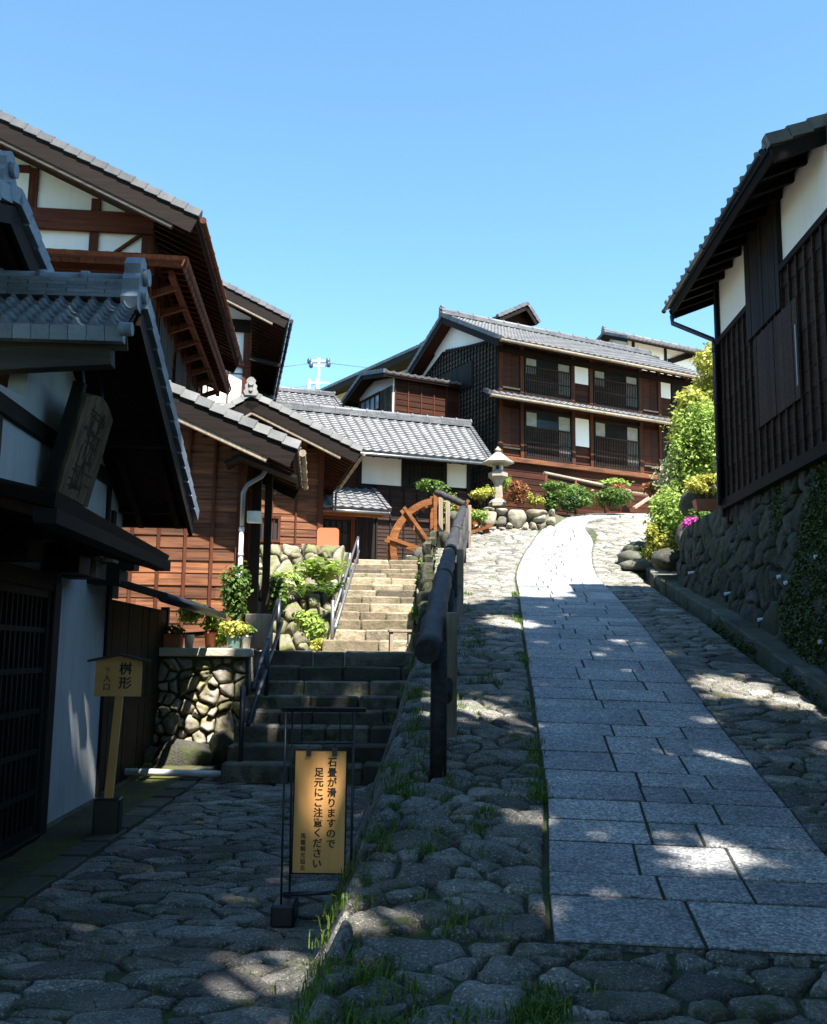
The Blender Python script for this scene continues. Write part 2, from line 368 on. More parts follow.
def stonecell(mb,poly,gap,fpos,bulge,rnd,detail=1,edge=.03,deep=.07,flat=.5,rough=.006,maxtilt=.012,ang=False):
    """one stone: rounded outline, domed irregular top. fpos(x,y,h)->3D"""
    cx=sum(p[0] for p in poly)/len(poly);cy=sum(p[1] for p in poly)/len(poly)
    rr=sum(math.hypot(p[0]-cx,p[1]-cy) for p in poly)/len(poly)
    if rr<gap*1.6: return
    p=chaikin(poly,.09 if ang else .22)
    if detail>0: p=dense(p if ang else chaikin(p),rr*.35 if detail==1 else rr*.2)
    o=[]
    for (x,y) in p:
        d=math.hypot(x-cx,y-cy)+1e-9; k=max(.3,(d-gap*(.6+.8*rnd.random()*.6))/d)
        n=(noise.noise(Vector((x*7,y*7,3)))*.07+noise.noise(Vector((x*19,y*19,3)))*.05)*min(1,detail)
        o.append((cx+(x-cx)*(k+n*.5),cy+(y-cy)*(k+n*.5)))
    tx,ty=rnd.uniform(-1,1)*maxtilt/rr,rnd.uniform(-1,1)*maxtilt/rr
    sd=rnd.uniform(0,90)
    def hh(x,y,t):
        b=bulge*(1-t**(6 if ang else 2.6+2*flat)); n=noise.noise(Vector((x*5+sd,y*5,sd)))*bulge*.8+noise.noise(Vector((x*19,y*19,sd)))*rough+(abs(noise.noise(Vector((x*9,y*9,sd))))*rough*1.6 if ang else 0)
        return b+n*(1-t*t*.6)+(x-cx)*tx+(y-cy)*ty
    tint=min(1,max(0,rnd.gauss(.5,.22)))
    ts=[(1.0,-deep,0),(1.0,-edge*(.55 if ang else 1),0),(.975 if ang else .965,-edge*(.1 if ang else .25),1)]
    ts+= [(.88,0,1),(.5,0,1)] if detail<=1 else [(.92,0,1),(.78,0,1),(.6,0,1),(.4,0,1),(.2,0,1)]
    if detail==0: ts=[(1.0,-deep,0),(.97,-edge*.4,0),(.7,0,1)]
    rings=[]
    for (t,dz,us) in ts:
        rings.append([mb.a(fpos(cx+(x-cx)*t,cy+(y-cy)*t,dz+(hh(cx+(x-cx)*t,cy+(y-cy)*t,t)))) for x,y in o])
    n=len(o)
    for i in range(len(rings)-1):
        for k in range(n): mb.face([rings[i][k],rings[i][(k+1)%n],rings[i+1][(k+1)%n],rings[i+1][k]],tint,i>=1)
    c=mb.a(fpos(cx,cy,hh(cx,cy,0)))
    for k in range(n): mb.face([rings[-1][k],rings[-1][(k+1)%n],c],tint,True)
# ================================================================ SETTING
def structure(o): o['kind']='structure'; return o
def build_setting():
    # far terrain sheet, under everything
    mb=MB(); xs=[-600,-300,-120,-60,-30,-14,-6,0,6,14,30,60,120,300,600]; ys=[-300,-60,-20,-8,0,8,14,18,22,26,30,36,45,70,120,300,900]
    def tz(x,y):
        b=interp([(-300,-8),(-20,-2.4),(-8,-1.2),(0,-.6),(12,-.5),(16,-.3),(22,1.2),(26,3.2),(30,5.2),(36,5.8),(45,6.4),(70,8),(120,11),(300,20),(900,20)],y)
        return b
    g=[[mb.a((x,y,tz(x,y))) for x in xs] for y in ys]
    for j in range(len(ys)-1):
        for i in range(len(xs)-1): mb.face([g[j][i],g[j][i+1],g[j+1][i+1],g[j+1][i]])
    structure(mb.build('terrain',M['earth']))
    # road bed (soil and moss between the stones)
    mb=MB(); n=18; Y=[-8+.4*i for i in range(107)]
    rows=[]
    for y in Y:
        a=xe(y)-bw(y) if y<10.6 else xe(y); b=xg(y); r=[(a-.02,y,-1.2)]
        for i in range(n+1):
            x=lerp(a,b,i/n); r.append((x,y,H(x,y)-.025))
        r.append((b,y,-1.2)); rows.append([mb.a(p) for p in r])
    for j in range(len(Y)-1):
        for i in range(n+2): mb.face([rows[j][i],rows[j][i+1],rows[j+1][i+1],rows[j+1][i]],smooth=False)
    structure(mb.build('road_bed',M['soil']))
    # crest garden ground on the right and in front of the far house
    mb=MB(); xs=[1.95+.5*i for i in range(58)]; ys=[24.4+.5*i for i in range(46)]
    def gz(x,y):
        z=zr(y)-.055
        if y<31 and x>xg(min(y,26))-1.3 and y<26.0: z-=1.2
        if x<2.6 and y<26: z=min(z,4.0)
        return z
    g=[[mb.a((x,y,gz(x,y))) for x in xs] for y in ys]
    for j in range(len(ys)-1):
        for i in range(len(xs)-1): mb.face([g[j][i],g[j][i+1],g[j+1][i+1],g[j+1][i]],smooth=True)
    structure(mb.build('crest_ground',M['landing']))
    # lower court bed
    mb=MB(); Y=[-8+.5*i for i in range(39)]; r=[]
    for y in Y: r.append([mb.a(p) for p in ((-2.46,y,zc(y)-.03),(-2.46+.01,y,zc(y)-.03),(xe(y)+.05,y,zc(y)-.03))])
    for j in range(len(Y)-1):
        for i in range(2): mb.face([r[j][i],r[j][i+1],r[j+1][i+1],r[j+1][i]])
    structure(mb.build('court_bed',M['soil']))
    mb=MB(); Y=[-8+.25*i for i in range(83)]; r=[]
    for y in Y: r.append([mb.a((x,y,zc(y)+.0+.035*noise.noise(Vector((x*3,y*3,1))))) for x in (-3.5,-3.25,-3.1,-2.95,-2.8,-2.65,-2.5)])
    for j in range(len(Y)-1):
        for i in range(6): mb.face([r[j][i],r[j][i+1],r[j+1][i+1],r[j+1][i]],smooth=True)
    structure(mb.build('moss_strip',M['mossbank']))
    mb=MB(); y=-3.
    rnd=random.Random(4)
    while y<11.4:
        L=rnd.uniform(.45,.6); mb.box(-2.53,-2.32,y,y+L-.012,zc(y)-.1,zc(y)+.022+rnd.uniform(0,.008),rnd.random(),b=.008); y+=L
    structure(mb.build('court_kerb',M['kerb']))
    # ---- fieldstone paving
    rnd=random.Random(5)
    def clipcell(p,lines):
        for nx,ny,d in lines:
            p=clip(p,nx,ny,d)
            if len(p)<3: return None
        return p
    def tang(f,y,side,off=0):
        """half-plane keeping x<f(y)+off (side=1) or x>f(y)+off (side=-1)"""
        dy=.3; x0,x1=f(y-dy)+off,f(y+dy)+off; dx=(x1-x0)/(2*dy); L=math.hypot(1,dx); nx,ny=side/L,-side*dx/L
        xm=f(y)+off; return (nx,ny,xm*nx+y*ny)
    mb=MB()
    def left_in(x,y): return xe(y)-bw(y)*.9<x<(pl(y) if y>4.33 else 99) and x<xg(y)
    def sz(x,y): return .34 if y<8 else .37 if y<14 else .44
    eb=lambda y: xe(y)-bw(y) if y<10.7 else xe(y)
    cells=voronoi(-.9,5.2,2.6,26.2,sz,lambda x,y: (eb(y)<x<pl(y)-.03 if y>4.35 else eb(y)<x<xg(y)),1.45,3)
    for poly,s in cells:
        cy=sum(p[1] for p in poly)/len(poly);cx=sum(p[0] for p in poly)/len(poly)
        ln=[tang(eb,cy,-1,-.05 if cy<10.7 else .02)]
        if cy>4.35: ln.append(tang(pl,cy,1,-.015))
        else: ln+= [(-.07*-1,1,4.075+ .07*.6-.03*0) if False else (.09,1,4.35+.09*.6-.02),tang(xg,cy,1)]
        if cy>4.35 and cx<pl(4.35): ln.append(tang(pl,cy,1,-.015))
        q=clipcell(poly,ln)
        if q:
            bank=cx<xe(cy)
            stonecell(mb,q,.015 if cy<9 else .012,lambda x,y,h:(x,y,H(x,y)+h-.006),(.017 if cy<8 else .014)+(.03 if bank else 0),rnd,2 if cy<7.5 else 1 if cy<15 else 0,edge=.03,flat=.6,rough=.008 if cy<9 else .005,maxtilt=.016 if cy<8 else .012,ang=True)
    pr=lambda y: pl(y)+1.5
    cells=voronoi(1.6,9.,4.0,28.6,sz,lambda x,y: pr(y)+.03+max(0,y-26)*.62<x<xg(y)-.03,1.5,8)
    for poly,s in cells:
        cy=sum(p[1] for p in poly)/len(poly)
        q=clipcell(poly,[tang(pr,cy,-1,.02),tang(xg,cy,1,-.01)] if cy<25.7 else [])
        if q: stonecell(mb,q,.010,lambda x,y,h:(x,y,H(x,y)+h-.006),.010,rnd,2 if cy<7 else 1 if cy<15 else 0,edge=.025,flat=.8,rough=.004,ang=True)
    structure(mb.build('fieldstone_road',M['paver']))
    mb=MB()
    cells=voronoi(-2.32,.1,2.4,11.1,lambda x,y:.40,lambda x,y: -2.3<x<xe(y)-bw(y)-.02 and (y<10.65 or x<-2.2),1.75,21)
    for poly,s in cells:
        cy=sum(p[1] for p in poly)/len(poly)
        q=clipcell(poly,[tang(lambda y:xe(y)-bw(y),cy,1,-.0)])
        if q: stonecell(mb,q,.011,lambda x,y,h:(x,y,zc(y)+h-.008),.008,rnd,2 if cy<8 else 1,edge=.022,flat=1.,rough=.005,maxtilt=.012,ang=True)
    structure(mb.build('court_paving',M['paver']))
    # ---- granite path
    LS=[(pl(y),y) for y in [4.35+.5*i for i in range(40)]]+[(3.6,26.),(4.25,27.9),(5.6,29.6),(8.5,30.6),(13,31.)]
    RS=[(pl(y)+1.5,y-.135) for y in [4.35+.5*i for i in range(40)]]+[(4.62,25.6),(5.0,27.2),(6.2,28.6),(9.5,29.3),(13,29.5)]
    def poly_at(S,t):
        i=min(int(t),len(S)-2); f=t-i; return (lerp(S[i][0],S[i+1][0],f),lerp(S[i][1],S[i+1][1],f))
    mb=MB(); rnd=random.Random(17); t=0.0
    while t<len(LS)-1.01:
        near=t<39.5
        y=4.35+.5*t
        d=rnd.choice((.26,.3,.36,.42,.3,.46))
        if t==0: d=.52
        dt=d/.5 if near else d/2.4
        t1=min(t+dt,len(LS)-1.001)
        cuts=[0]; x=0.0
        if t==0: cuts=[0,.43,1]
        else:
            k=rnd.choice((2,3,3,3)); w=[rnd.uniform(.6,1.5) for _ in range(k)]; S=sum(w); c=0;cuts=[0]
            for q in w: c+=q/S; cuts.append(c)
            cuts[-1]=1
        def P(t_,u):
            a=poly_at(LS,t_);b=poly_at(RS,t_); return (lerp(a[0],b[0],u),lerp(a[1],b[1],u))
        for a,b in zip(cuts,cuts[1:]):
            g=.007/1.5; gt=(.012/.5) if near else .006
            ua,ub=a+g,b-g; q=[P(t+gt,ua),P(t+gt,ub),P(t1-gt,ub),P(t1-gt,ua)]
            cx=sum(p[0] for p in q)/4;cy=sum(p[1] for p in q)/4; dz=rnd.uniform(-.003,.004); tint=rnd.random()
            jit=[(rnd.uniform(-.003,.003),rnd.uniform(-.003,.003)) for _ in q]
            q=[(p[0]+j[0],p[1]+j[1]) for p,j in zip(q,jit)]
            def ring(ins,z): 
                o=[]
                for px_,py_ in q:
                    vx,vy=cx-px_,cy-py_; L=math.hypot(vx,vy); o.append(mb.a((px_+vx/L*ins,py_+vy/L*ins,zr(py_)+.012+dz+z)))
                return o
            r0,r1,r2,r3=ring(0,-.08),ring(0,-.011),ring(.004,-.003),ring(.013,0)
            for A,B in ((r0,r1),(r1,r2),(r2,r3)):
                for k in range(4): mb.face([A[k],A[(k+1)%4],B[(k+1)%4],B[k]],tint)
            mb.face(r3,tint)
        t=t1
    structure(mb.build('granite_path',M['granite']))
    mb=MB(); r=[]
    for i in range(len(LS)-1):
        a,b=LS[i],RS[i]; r.append([mb.a((lerp(a[0],b[0],u),lerp(a[1],b[1],u),zr(lerp(a[1],b[1],u))+.0035)) for u in (.004,.25,.5,.75,.996)])
    for i in range(len(r)-1):
        for k in range(4): mb.face([r[i][k],r[i][k+1],r[i+1][k+1],r[i+1][k]])
    structure(mb.build('path_joints',M['joint']))
    # ---- roadside gutter and its kerb ledge
    mb=MB(); r=[]; Y=[-6+.4*i for i in range(71)]
    for y in Y:
        a=xg(y); z=zr(y); r.append([mb.a(p) for p in ((a-.02,y,z-.03),(a,y,z-.26),(a+.2,y,z-.26),(a+.21,y,z-.1))])
    for j in range(len(Y)-1):
        for i in range(3): mb.face([r[j][i],r[j][i+1],r[j+1][i+1],r[j+1][i]])
    structure(mb.build('gutter',M['mossbank']))
    mb=MB(); y=-3.; rnd=random.Random(9)
    while y<19:
        L=rnd.uniform(.35,.8); a0=xg(y)+.2; a1=xg(y+L)+.2; w=.42
        z0,z1=zr(y)+.06+rnd.uniform(-.02,.02),zr(y+L)+.06+rnd.uniform(-.015,.015); tn=rnd.random(); e=.02
        j=lambda: rnd.uniform(-.02,.02)
        A=[(a0+j(),y,z0-.4),(a0+w+.3,y,z0-.4),(a1+w+.3,y+L-e,z1-.4),(a1+j(),y+L-e,z1-.4)]
        b=.02
        B=[(p[0],p[1],p[2]+.4-b) for p in A]; C=[(A[0][0]+b,A[0][1]+b,z0),(A[1][0]-b,A[1][1]+b,z0),(A[2][0]-b,A[2][1]-b,z1),(A[3][0]+b,A[3][1]-b,z1)]
        ia=[mb.a(p) for p in A];ib=[mb.a(p) for p in B];ic=[mb.a(p) for p in C]
        for q in range(4): mb.face([ia[q],ia[(q+1)%4],ib[(q+1)%4],ib[q]],tn); mb.face([ib[q],ib[(q+1)%4],ic[(q+1)%4],ic[q]],tn,True)
        mb.face(ic,tn); y+=L
    structure(mb.build('gutter_kerb',M['kerb']))
    # ---- terraces
    mb=MB(); mb.box(-16,-2.12,12.62,26,-1,1.60); mb.box(-2.12,.06,13.2,14.6,-1,1.585)
    structure(mb.build('terrace_ground',M['landing']))
    mb=MB(); mb.box(-2.55,-1.45,19.95,24.05,-1,3.70); mb.box(-9,-2.56,21.9,24.05,-1,3.70); mb.box(-9,.75,24.06,30,-1,3.79)
    structure(mb.build('upper_terrace_ground',M['landing']))
    # right hand terrace under the storehouse and the bank behind it
    mb=MB(); 
    mb.hexa([(4.35,-8,-2),(20,-8,-2),(20,15.9,-2),(4.9,15.9,-2),(4.5,-8,3.70),(20,-8,3.70),(20,15.9,3.70),(5.05,15.9,3.70)])
    structure(mb.build('storehouse_terrace_ground',M['earth']))
    mb=MB(); xs=[4.7+.35*i for i in range(40)]; ys=[15.6+.5*i for i in range(30)]
    def bz(x,y):
        e=max(4.75,xg(y)+.5); d=max(0,x-e); return zr(y)-.2+min(1.5,d*1.5)+min(1.2,max(0,d-1.2)*.4)+.12*noise.noise(Vector((x*1.3,y*1.3,4)))
    g=[[mb.a((x,y,bz(x,y) if x>xg(y)+.3 else zr(y)-1.)) for x in xs] for y in ys]
    for j in range(len(ys)-1):
        for i in range(len(xs)-1): mb.face([g[j][i],g[j][i+1],g[j+1][i+1],g[j+1][i]],smooth=True)
    structure(mb.build('bank',M['earth']))
    return bz
bz=build_setting()
# ---------------------------------------------------------------- stone walls and steps
def stonewall(name,label,cat,s0,s1,t0,t1,size,inside,fpos,mat,seed,bulge=.09,asp=1.15,det=1,gap=.02,base=(0,0,0),extra=None,deep=.14,ang=False):
    mb=MB();rnd=random.Random(seed)
    for poly,s in voronoi(s0,s1,t0,t1,lambda x,y:size,inside,asp,seed):
        stonecell(mb,poly,gap,fpos,bulge*rnd.uniform(.6,1.25),rnd,det,edge=.06,flat=.1,rough=.016,deep=deep,maxtilt=.05 if ang else .03,ang=ang)
    root=thing(name,label,cat,loc=base)
    o=mb.build('stone_facing',mat,root); o.data.transform(Matrix.Translation(-Vector(base)))
    return root
def wallx(y): return 4.15+.062*(y-9.9)+ (.25*max(0,y-16.5))
def wtop(y): return 3.74 if y<16 else 3.74-.30*(y-16)
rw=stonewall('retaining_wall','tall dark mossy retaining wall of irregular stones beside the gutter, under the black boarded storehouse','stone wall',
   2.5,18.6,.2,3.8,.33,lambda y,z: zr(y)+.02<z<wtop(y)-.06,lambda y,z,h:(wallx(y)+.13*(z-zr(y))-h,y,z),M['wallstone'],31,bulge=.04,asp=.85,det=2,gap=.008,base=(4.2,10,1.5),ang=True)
mb=MB()
Y=[2+.5*i for i in range(34)]
r=[[mb.a((wallx(y)+.06,y,zr(y)-.2)),mb.a((wallx(y)+.06+.13*(wtop(y)-zr(y)),y,wtop(y)-.02)),mb.a((wallx(y)+1.2,y,wtop(y)-.03))] for y in Y]
for j in range(len(Y)-1):
    for i in range(2): mb.face([r[j][i],r[j][i+1],r[j+1][i+1],r[j+1][i]])
o=mb.build('mortar_backing',M['mossbank'],rw); o.data.transform(Matrix.Translation((-4.2,-10,-1.5)))
# moss cushions on the near end of the wall
def clump(mb,c,r,n,sz,rnd,tint=None,flat=0.,up=.4):
    """n small leaves through the shell of an ellipsoid"""
    cx,cy,cz=c;rx,ry,rz=r; ph=rnd.uniform(0,50)
    for _ in range(n):
        while True:
            d=Vector((rnd.gauss(0,1),rnd.gauss(0,1),rnd.gauss(0,1)))
            if d.length>1e-3: break
        d.normalize(); q=rnd.random()**.33
        lump=1+.45*noise.noise(d*2.2+Vector((ph,0,0)))+.22*noise.noise(d*6+Vector((0,ph,0)))+(rnd.random()*.3 if rnd.random()<.1 else 0)
        p=Vector((cx+d.x*rx*q*lump,cy+d.y*ry*q*lump,cz+d.z*rz*q*lump))
        nn=(d*.8+Vector((rnd.uniform(-1,1),rnd.uniform(-1,1),rnd.uniform(-.6,1)+up))).normalized()
        a=nn.cross(Vector((rnd.uniform(-1,1),rnd.uniform(-1,1),rnd.uniform(-1,1)))).normalized(); b=nn.cross(a)
        s=sz*rnd.uniform(.6,1.3); w=s*.55
        tt=min(1,max(0,rnd.gauss(.5,.25)+.25*noise.noise(p*3/max(.3,rx)))) if tint is None else tint
        mb.face([mb.a(p-a*s),mb.a(p-a*s*.1+b*w+nn*s*.12),mb.a(p+a*s),mb.a(p-a*s*.1-b*w+nn*s*.12)],tt)
rnd=random.Random(77); mm=MB()
for _ in range(460):
    y=rnd.uniform(8.3,11.6); z=zr(y)+rnd.random()*2.3+.02
    if z>3.72 or noise.noise(Vector((y*.9,z*.9,5)))+(.30 if y<10.5 else -.22)<0: continue
    x=wallx(y)+.13*(z-zr(y))-.04
    clump(mm,(x-4.2,y-10,z-1.5),(.05,.17,.20),130,.022,rnd)
mm.build('moss',M['mossleaf'],rw)
for _ in range(0): pass
mm=MB()
for _ in range(150):
    y=rnd.uniform(4.5,13); x=xg(y)+.19+rnd.uniform(-.02,.03)
    if noise.noise(Vector((y*.8,3,5)))<-.15: continue
    clump(mm,(x,y,zr(y)-.02-rnd.uniform(0,.18)),(.05,.14,.06),70,.018,rnd)
o=mm.build('kerb_moss',M['mossleaf']); o['kind']='stuff'
for (px_,py_) in ((815,642),(811,557),(755,620),(722,594),(686,573),(781,583),(774,577)):
    # white weep pipes
    d=ray(px_,py_); t=9.
    for _ in range(60):
        p=Vector((d[0]*t,d[1]*t,CZ+d[2]*t)); t+=(wallx(p.y)+.13*(p.z-zr(p.y))-.12-p.x)*.8/max(.15,d[0])
    p=Vector((d[0]*t,d[1]*t,CZ+d[2]*t)); mb=MB(); c=p-Vector((4.2,10,1.5))
    mb.tube([c+Vector((.035,0,-.0)),c+Vector((.25,0,.03))],.022,12); mb.build('weep_pipe',M['pvc'],rw)
sw=stonewall('terrace_wall','low sunlit rubble wall of round mossy stones below the flower pots','stone wall',
   -4.2,-2.12,.15,1.50,.25,lambda x,z: z>.15,lambda x,z,h:(x,12.5-h+.12*(z-1.),z),M['rockwall'],41,bulge=.07,asp=1.0,det=2,gap=.010,ang=True,base=(-3.1,12.5,.2))
mb=MB(); mb.box(-1.3,.99,.02,.14,-.3,1.31); mb.build('wall_core',M['mossbank'],sw)
mb=MB(); mb.box(-1.3,1.02,-.10,.28,1.31,1.42,b=.015); mb.build('capstone',M['landing'],sw)
mb=MB(); rnd=random.Random(3)
for q in [(-3.05,12.0,.28,.42,.22,.2),(-2.55,11.95,.3,.32,.22,.22),(-3.45,12.05,.25,.3,.2,.16)]:
    pass
def rock(mb,c,r,rnd,tint=None,n=10):
    ph=rnd.uniform(0,99); tn=rnd.random() if tint is None else tint; rings=[]
    for i in range(n//2+1):
        th=math.pi*i/(n//2)
        ring=[]
        for k in range(n):
            a=2*math.pi*k/n; d=Vector((math.sin(th)*math.cos(a),math.sin(th)*math.sin(a),math.cos(th)))
            d=Vector([math.copysign(abs(q)**.8,q) for q in d])
            s=1+.30*noise.noise(d*1.3+Vector((ph,0,0)))+.14*noise.noise(d*3.5+Vector((0,ph,0)))
            ring.append(mb.a((c[0]+d.x*r[0]*s,c[1]+d.y*r[1]*s,c[2]+d.z*r[2]*s)))
        rings.append(ring)
    for i in range(n//2):
        for k in range(n): mb.face([rings[i][k],rings[i+1][k],rings[i+1][(k+1)%n],rings[i][(k+1)%n]],tn,True)
for c,r_,lb in [((-2.75,12.0,.28),(.34,.22,.2),'largest moss-stained boulder lying at the foot of the rubble wall'),((-3.3,12.05,.26),(.26,.2,.15),'dark flat boulder at the foot of the rubble wall, beside the black shed'),((-2.32,12.1,.38),(.17,.16,.22),'upright boulder wedged between the rubble wall and the lowest stone steps')]:
    mb=MB(); rock(mb,(0,0,0),r_,rnd,n=18); o=mb.build('boulder',M['wallstone']); o.location=c; solo(o,lb,'rock','boulders at the foot of the rubble wall')
# lower flight
def steps(name,label,ys,x0f,x1f,zs,mat,seed,h,base):
    root=thing(name,label,'steps',loc=base); rnd=random.Random(seed)
    for i,(y,z) in enumerate(zip(ys,zs)):
        mb=MB(); x=x0f(y); X1=x1f(y); yn=ys[i+1] if i+1<len(ys) else y+.5
        while x<X1-.02:
            L=rnd.uniform(.4,.95); 
            if X1-(x+L)<.2: L=X1-x
            j=rnd.uniform(-.008,.008); 
            mb.box(x-base[0],x+L-.014-base[0],y-base[1]+j,yn+.1-base[1],z-h-.02-base[2],z+rnd.uniform(-.012,.01)-base[2],rnd.random(),b=.022); x+=L
        for k,v in enumerate(mb.v):
            w=Vector(v)+Vector(base); q=noise.noise(w*4)*.022+noise.noise(w*13)*.008; mb.v[k]=(v[0],v[1]+q,v[2]+q*.7)
        mb.build('step',mat,root)
    return root
ys=[10.72,11.07,11.42,11.77,12.12,12.47,12.82,13.17]; zs=[.37,.546,.727,.888,1.055,1.22,1.405,1.6]
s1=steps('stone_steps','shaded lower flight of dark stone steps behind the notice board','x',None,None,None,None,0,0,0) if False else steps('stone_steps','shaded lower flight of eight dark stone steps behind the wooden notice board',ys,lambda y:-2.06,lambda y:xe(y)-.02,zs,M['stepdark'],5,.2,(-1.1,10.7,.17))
mb=MB(); mb.box(-.96,1.1,.12,2.4,-.3,.05); 
ysu=[14.3+.745*i for i in range(14)]; zsu=[1.6+.17*(i+1) for i in range(14)]
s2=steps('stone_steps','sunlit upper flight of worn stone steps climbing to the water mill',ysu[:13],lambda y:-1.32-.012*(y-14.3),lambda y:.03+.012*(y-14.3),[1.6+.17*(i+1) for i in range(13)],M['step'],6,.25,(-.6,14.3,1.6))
# core under the upper flight
# rocks between steps and road
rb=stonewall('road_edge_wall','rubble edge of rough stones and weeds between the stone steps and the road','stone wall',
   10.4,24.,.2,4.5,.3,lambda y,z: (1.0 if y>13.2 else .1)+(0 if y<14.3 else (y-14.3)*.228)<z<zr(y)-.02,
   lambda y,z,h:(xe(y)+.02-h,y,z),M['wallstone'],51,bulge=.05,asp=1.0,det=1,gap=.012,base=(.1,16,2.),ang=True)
# rockery
rk=stonewall('rockery_wall','sunlit bank of rounded stones left of the upper stone steps','stone wall',
   -3.4,-1.42,0.,2.35,.36,lambda x,t: True,
   lambda x,t,h:(x,15.9+t*1.7-h*.8,1.55+t*.94+h*.6),M['rockery'],61,bulge=.12,asp=1.0,det=2,gap=.018,ang=True,base=(-2.2,16,1.6))
mb=MB(); mb.hexa([(-1.2,-.05,-.1),(.78,-.05,-.1),(.78,5,-.1),(-1.2,5,-.1),(-1.2,3.9,1.95),(.78,3.9,1.95),(.78,5,2.15),(-1.2,5,2.15)]); mb.build('soil_core',M['earth'],rk)
# ================================================================ BUILDING HELPERS
def V(*a): return Vector(a)
def tiles(mb,A,B,C,D,pw=.27,ph=.24,h=.045,sub=6,rnd=random):
    A,B,C,D=map(Vector,(A,B,C,D)); N=((B-A).cross(D-A)).normalized()
    if N.z<0: N=-N
    nu=max(2,round((B-A).length/pw)); nv=max(2,round((D-A).length/ph)); us=[]
    for i in range(nu):
        for k in range(sub):
            t=k/sub; us.append(((i+t)/nu,(math.sin(math.pi*t/.38) if t<.38 else -.38*math.sin(math.pi*(t-.38)/.62)),i))
    us.append((1.,0.,nu-1))
    lines=[]
    lines.append((0.,-.045,-1))
    for j in range(nv):
        lines.append((j/nv,.030,j)); lines.append(((j+1)/nv-.0005,.004,j))
    idx=[]
    for v,lift,j in lines:
        P=A.lerp(D,v);Q=B.lerp(C,v)
        idx.append([mb.a(tuple(P.lerp(Q,u)+N*(p*h*(1 if lift>=-.01 else .75)+lift))) for u,p,i in us])
    tn={}
    for r in range(len(lines)-1):
        j=lines[r+1][2]
        for k in range(len(us)-1):
            key=(us[k][2],max(j,0)); t=tn.get(key)
            if t is None: t=tn[key]=min(1,max(0,rnd.gauss(.5,.2)))
            mb.face([idx[r][k],idx[r][k+1],idx[r+1][k+1],idx[r+1][k]],t,(r%2==1))
    return N
def verge_tiles(mb,A,D,out,ph=.24,w=.12,hh=.13,lift=.05):
    A,D=Vector(A),Vector(D);o=Vector(out); n=max(2,round((D-A).length/ph)); d=(D-A).normalized(); N=o.cross(d).normalized()
    if N.z<0:N=-N
    for j in range(n):
        p=A.lerp(D,j/n);q=A.lerp(D,(j+1.06)/n); l0,l1=lift+.025,lift
        P=[p-N*(hh-l0)-o*w*.35,p-N*(hh-l0)+o*w*.65,p+N*l0+o*w*.65,p+N*l0-o*w*.35,
           q-N*(hh-l1)-o*w*.35,q-N*(hh-l1)+o*w*.65,q+N*l1+o*w*.65,q+N*l1-o*w*.35]
        i=[mb.a(tuple(v)) for v in P]; t=random.random()
        for f in ((0,1,2,3),(7,6,5,4),(0,4,5,1),(1,5,6,2),(2,6,7,3),(3,7,4,0)): mb.face([i[k] for k in f],t)
def ridge_stack(mb,P,Q,h=.22,w=.2,rr=.085,collar=.62,ends=(True,True),st=.055):
    P,Q=Vector(P),Vector(Q); d=(Q-P).normalized(); s=d.cross(Vector((0,0,1))).normalized(); n=max(1,round(h/st)); L=(Q-P).length
    for k in range(n):
        ww=w*(1-.35*k/n); z=k*h/n; m=max(1,int(L/.3)); off=(k%2)*.5
        for i in range(m+1):
            a=max(0,(i-off)/m); b=min(1,(i+1-off)/m)
            if b<=a: continue
            p=P.lerp(Q,a)+d*.004;q=P.lerp(Q,b)-d*.004
            mb.beam(tuple(p+V(0,0,z+h/n*.45)),tuple(q+V(0,0,z+h/n*.45)),ww*2*(.5)+.03,h/n*.86,tint=random.random())
    mb.tube([tuple(P+V(0,0,h+rr*.2)),tuple(Q+V(0,0,h+rr*.2))],rr,12,tint=.6)
    m=max(1,int(L/collar))
    for i in range(m+1):
        c=P.lerp(Q,i/m)+V(0,0,h+rr*.2); mb.tube([tuple(c-d*.03),tuple(c+d*.03)],rr*1.28,12,tint=.7)
def ridge_end(mb,P,d,s=1.):
    """shaped end tile: stepped cloud outline with a round boss"""
    P=Vector(P);d=Vector(d).normalized();sd=d.cross(V(0,0,1)).normalized()
    out=[(-.16,-.12),(.16,-.12),(.2,-.02),(.15,.06),(.17,.15),(.11,.22),(.13,.30),(.06,.38),(0,.40),(-.06,.38),(-.13,.30),(-.11,.22),(-.17,.15),(-.15,.06),(-.2,-.02)]
    f=[mb.a(tuple(P+sd*x*s+V(0,0,z*s)+d*.07*s)) for x,z in out];b=[mb.a(tuple(P+sd*x*s+V(0,0,z*s)-d*.07*s)) for x,z in out]
    mb.face(f,.5);mb.face(b[::-1],.5)
    for k in range(len(out)): mb.face([f[k],f[(k+1)%len(out)],b[(k+1)%len(out)],b[k]],.6)
    c=P+V(0,0,.22*s); mb.tube([tuple(c+d*.05*s),tuple(c+d*.12*s)],.075*s,12,.7); c=P+V(0,0,.04*s); mb.tube([tuple(c+d*.05*s),tuple(c+d*.11*s)],.055*s,10,.4)
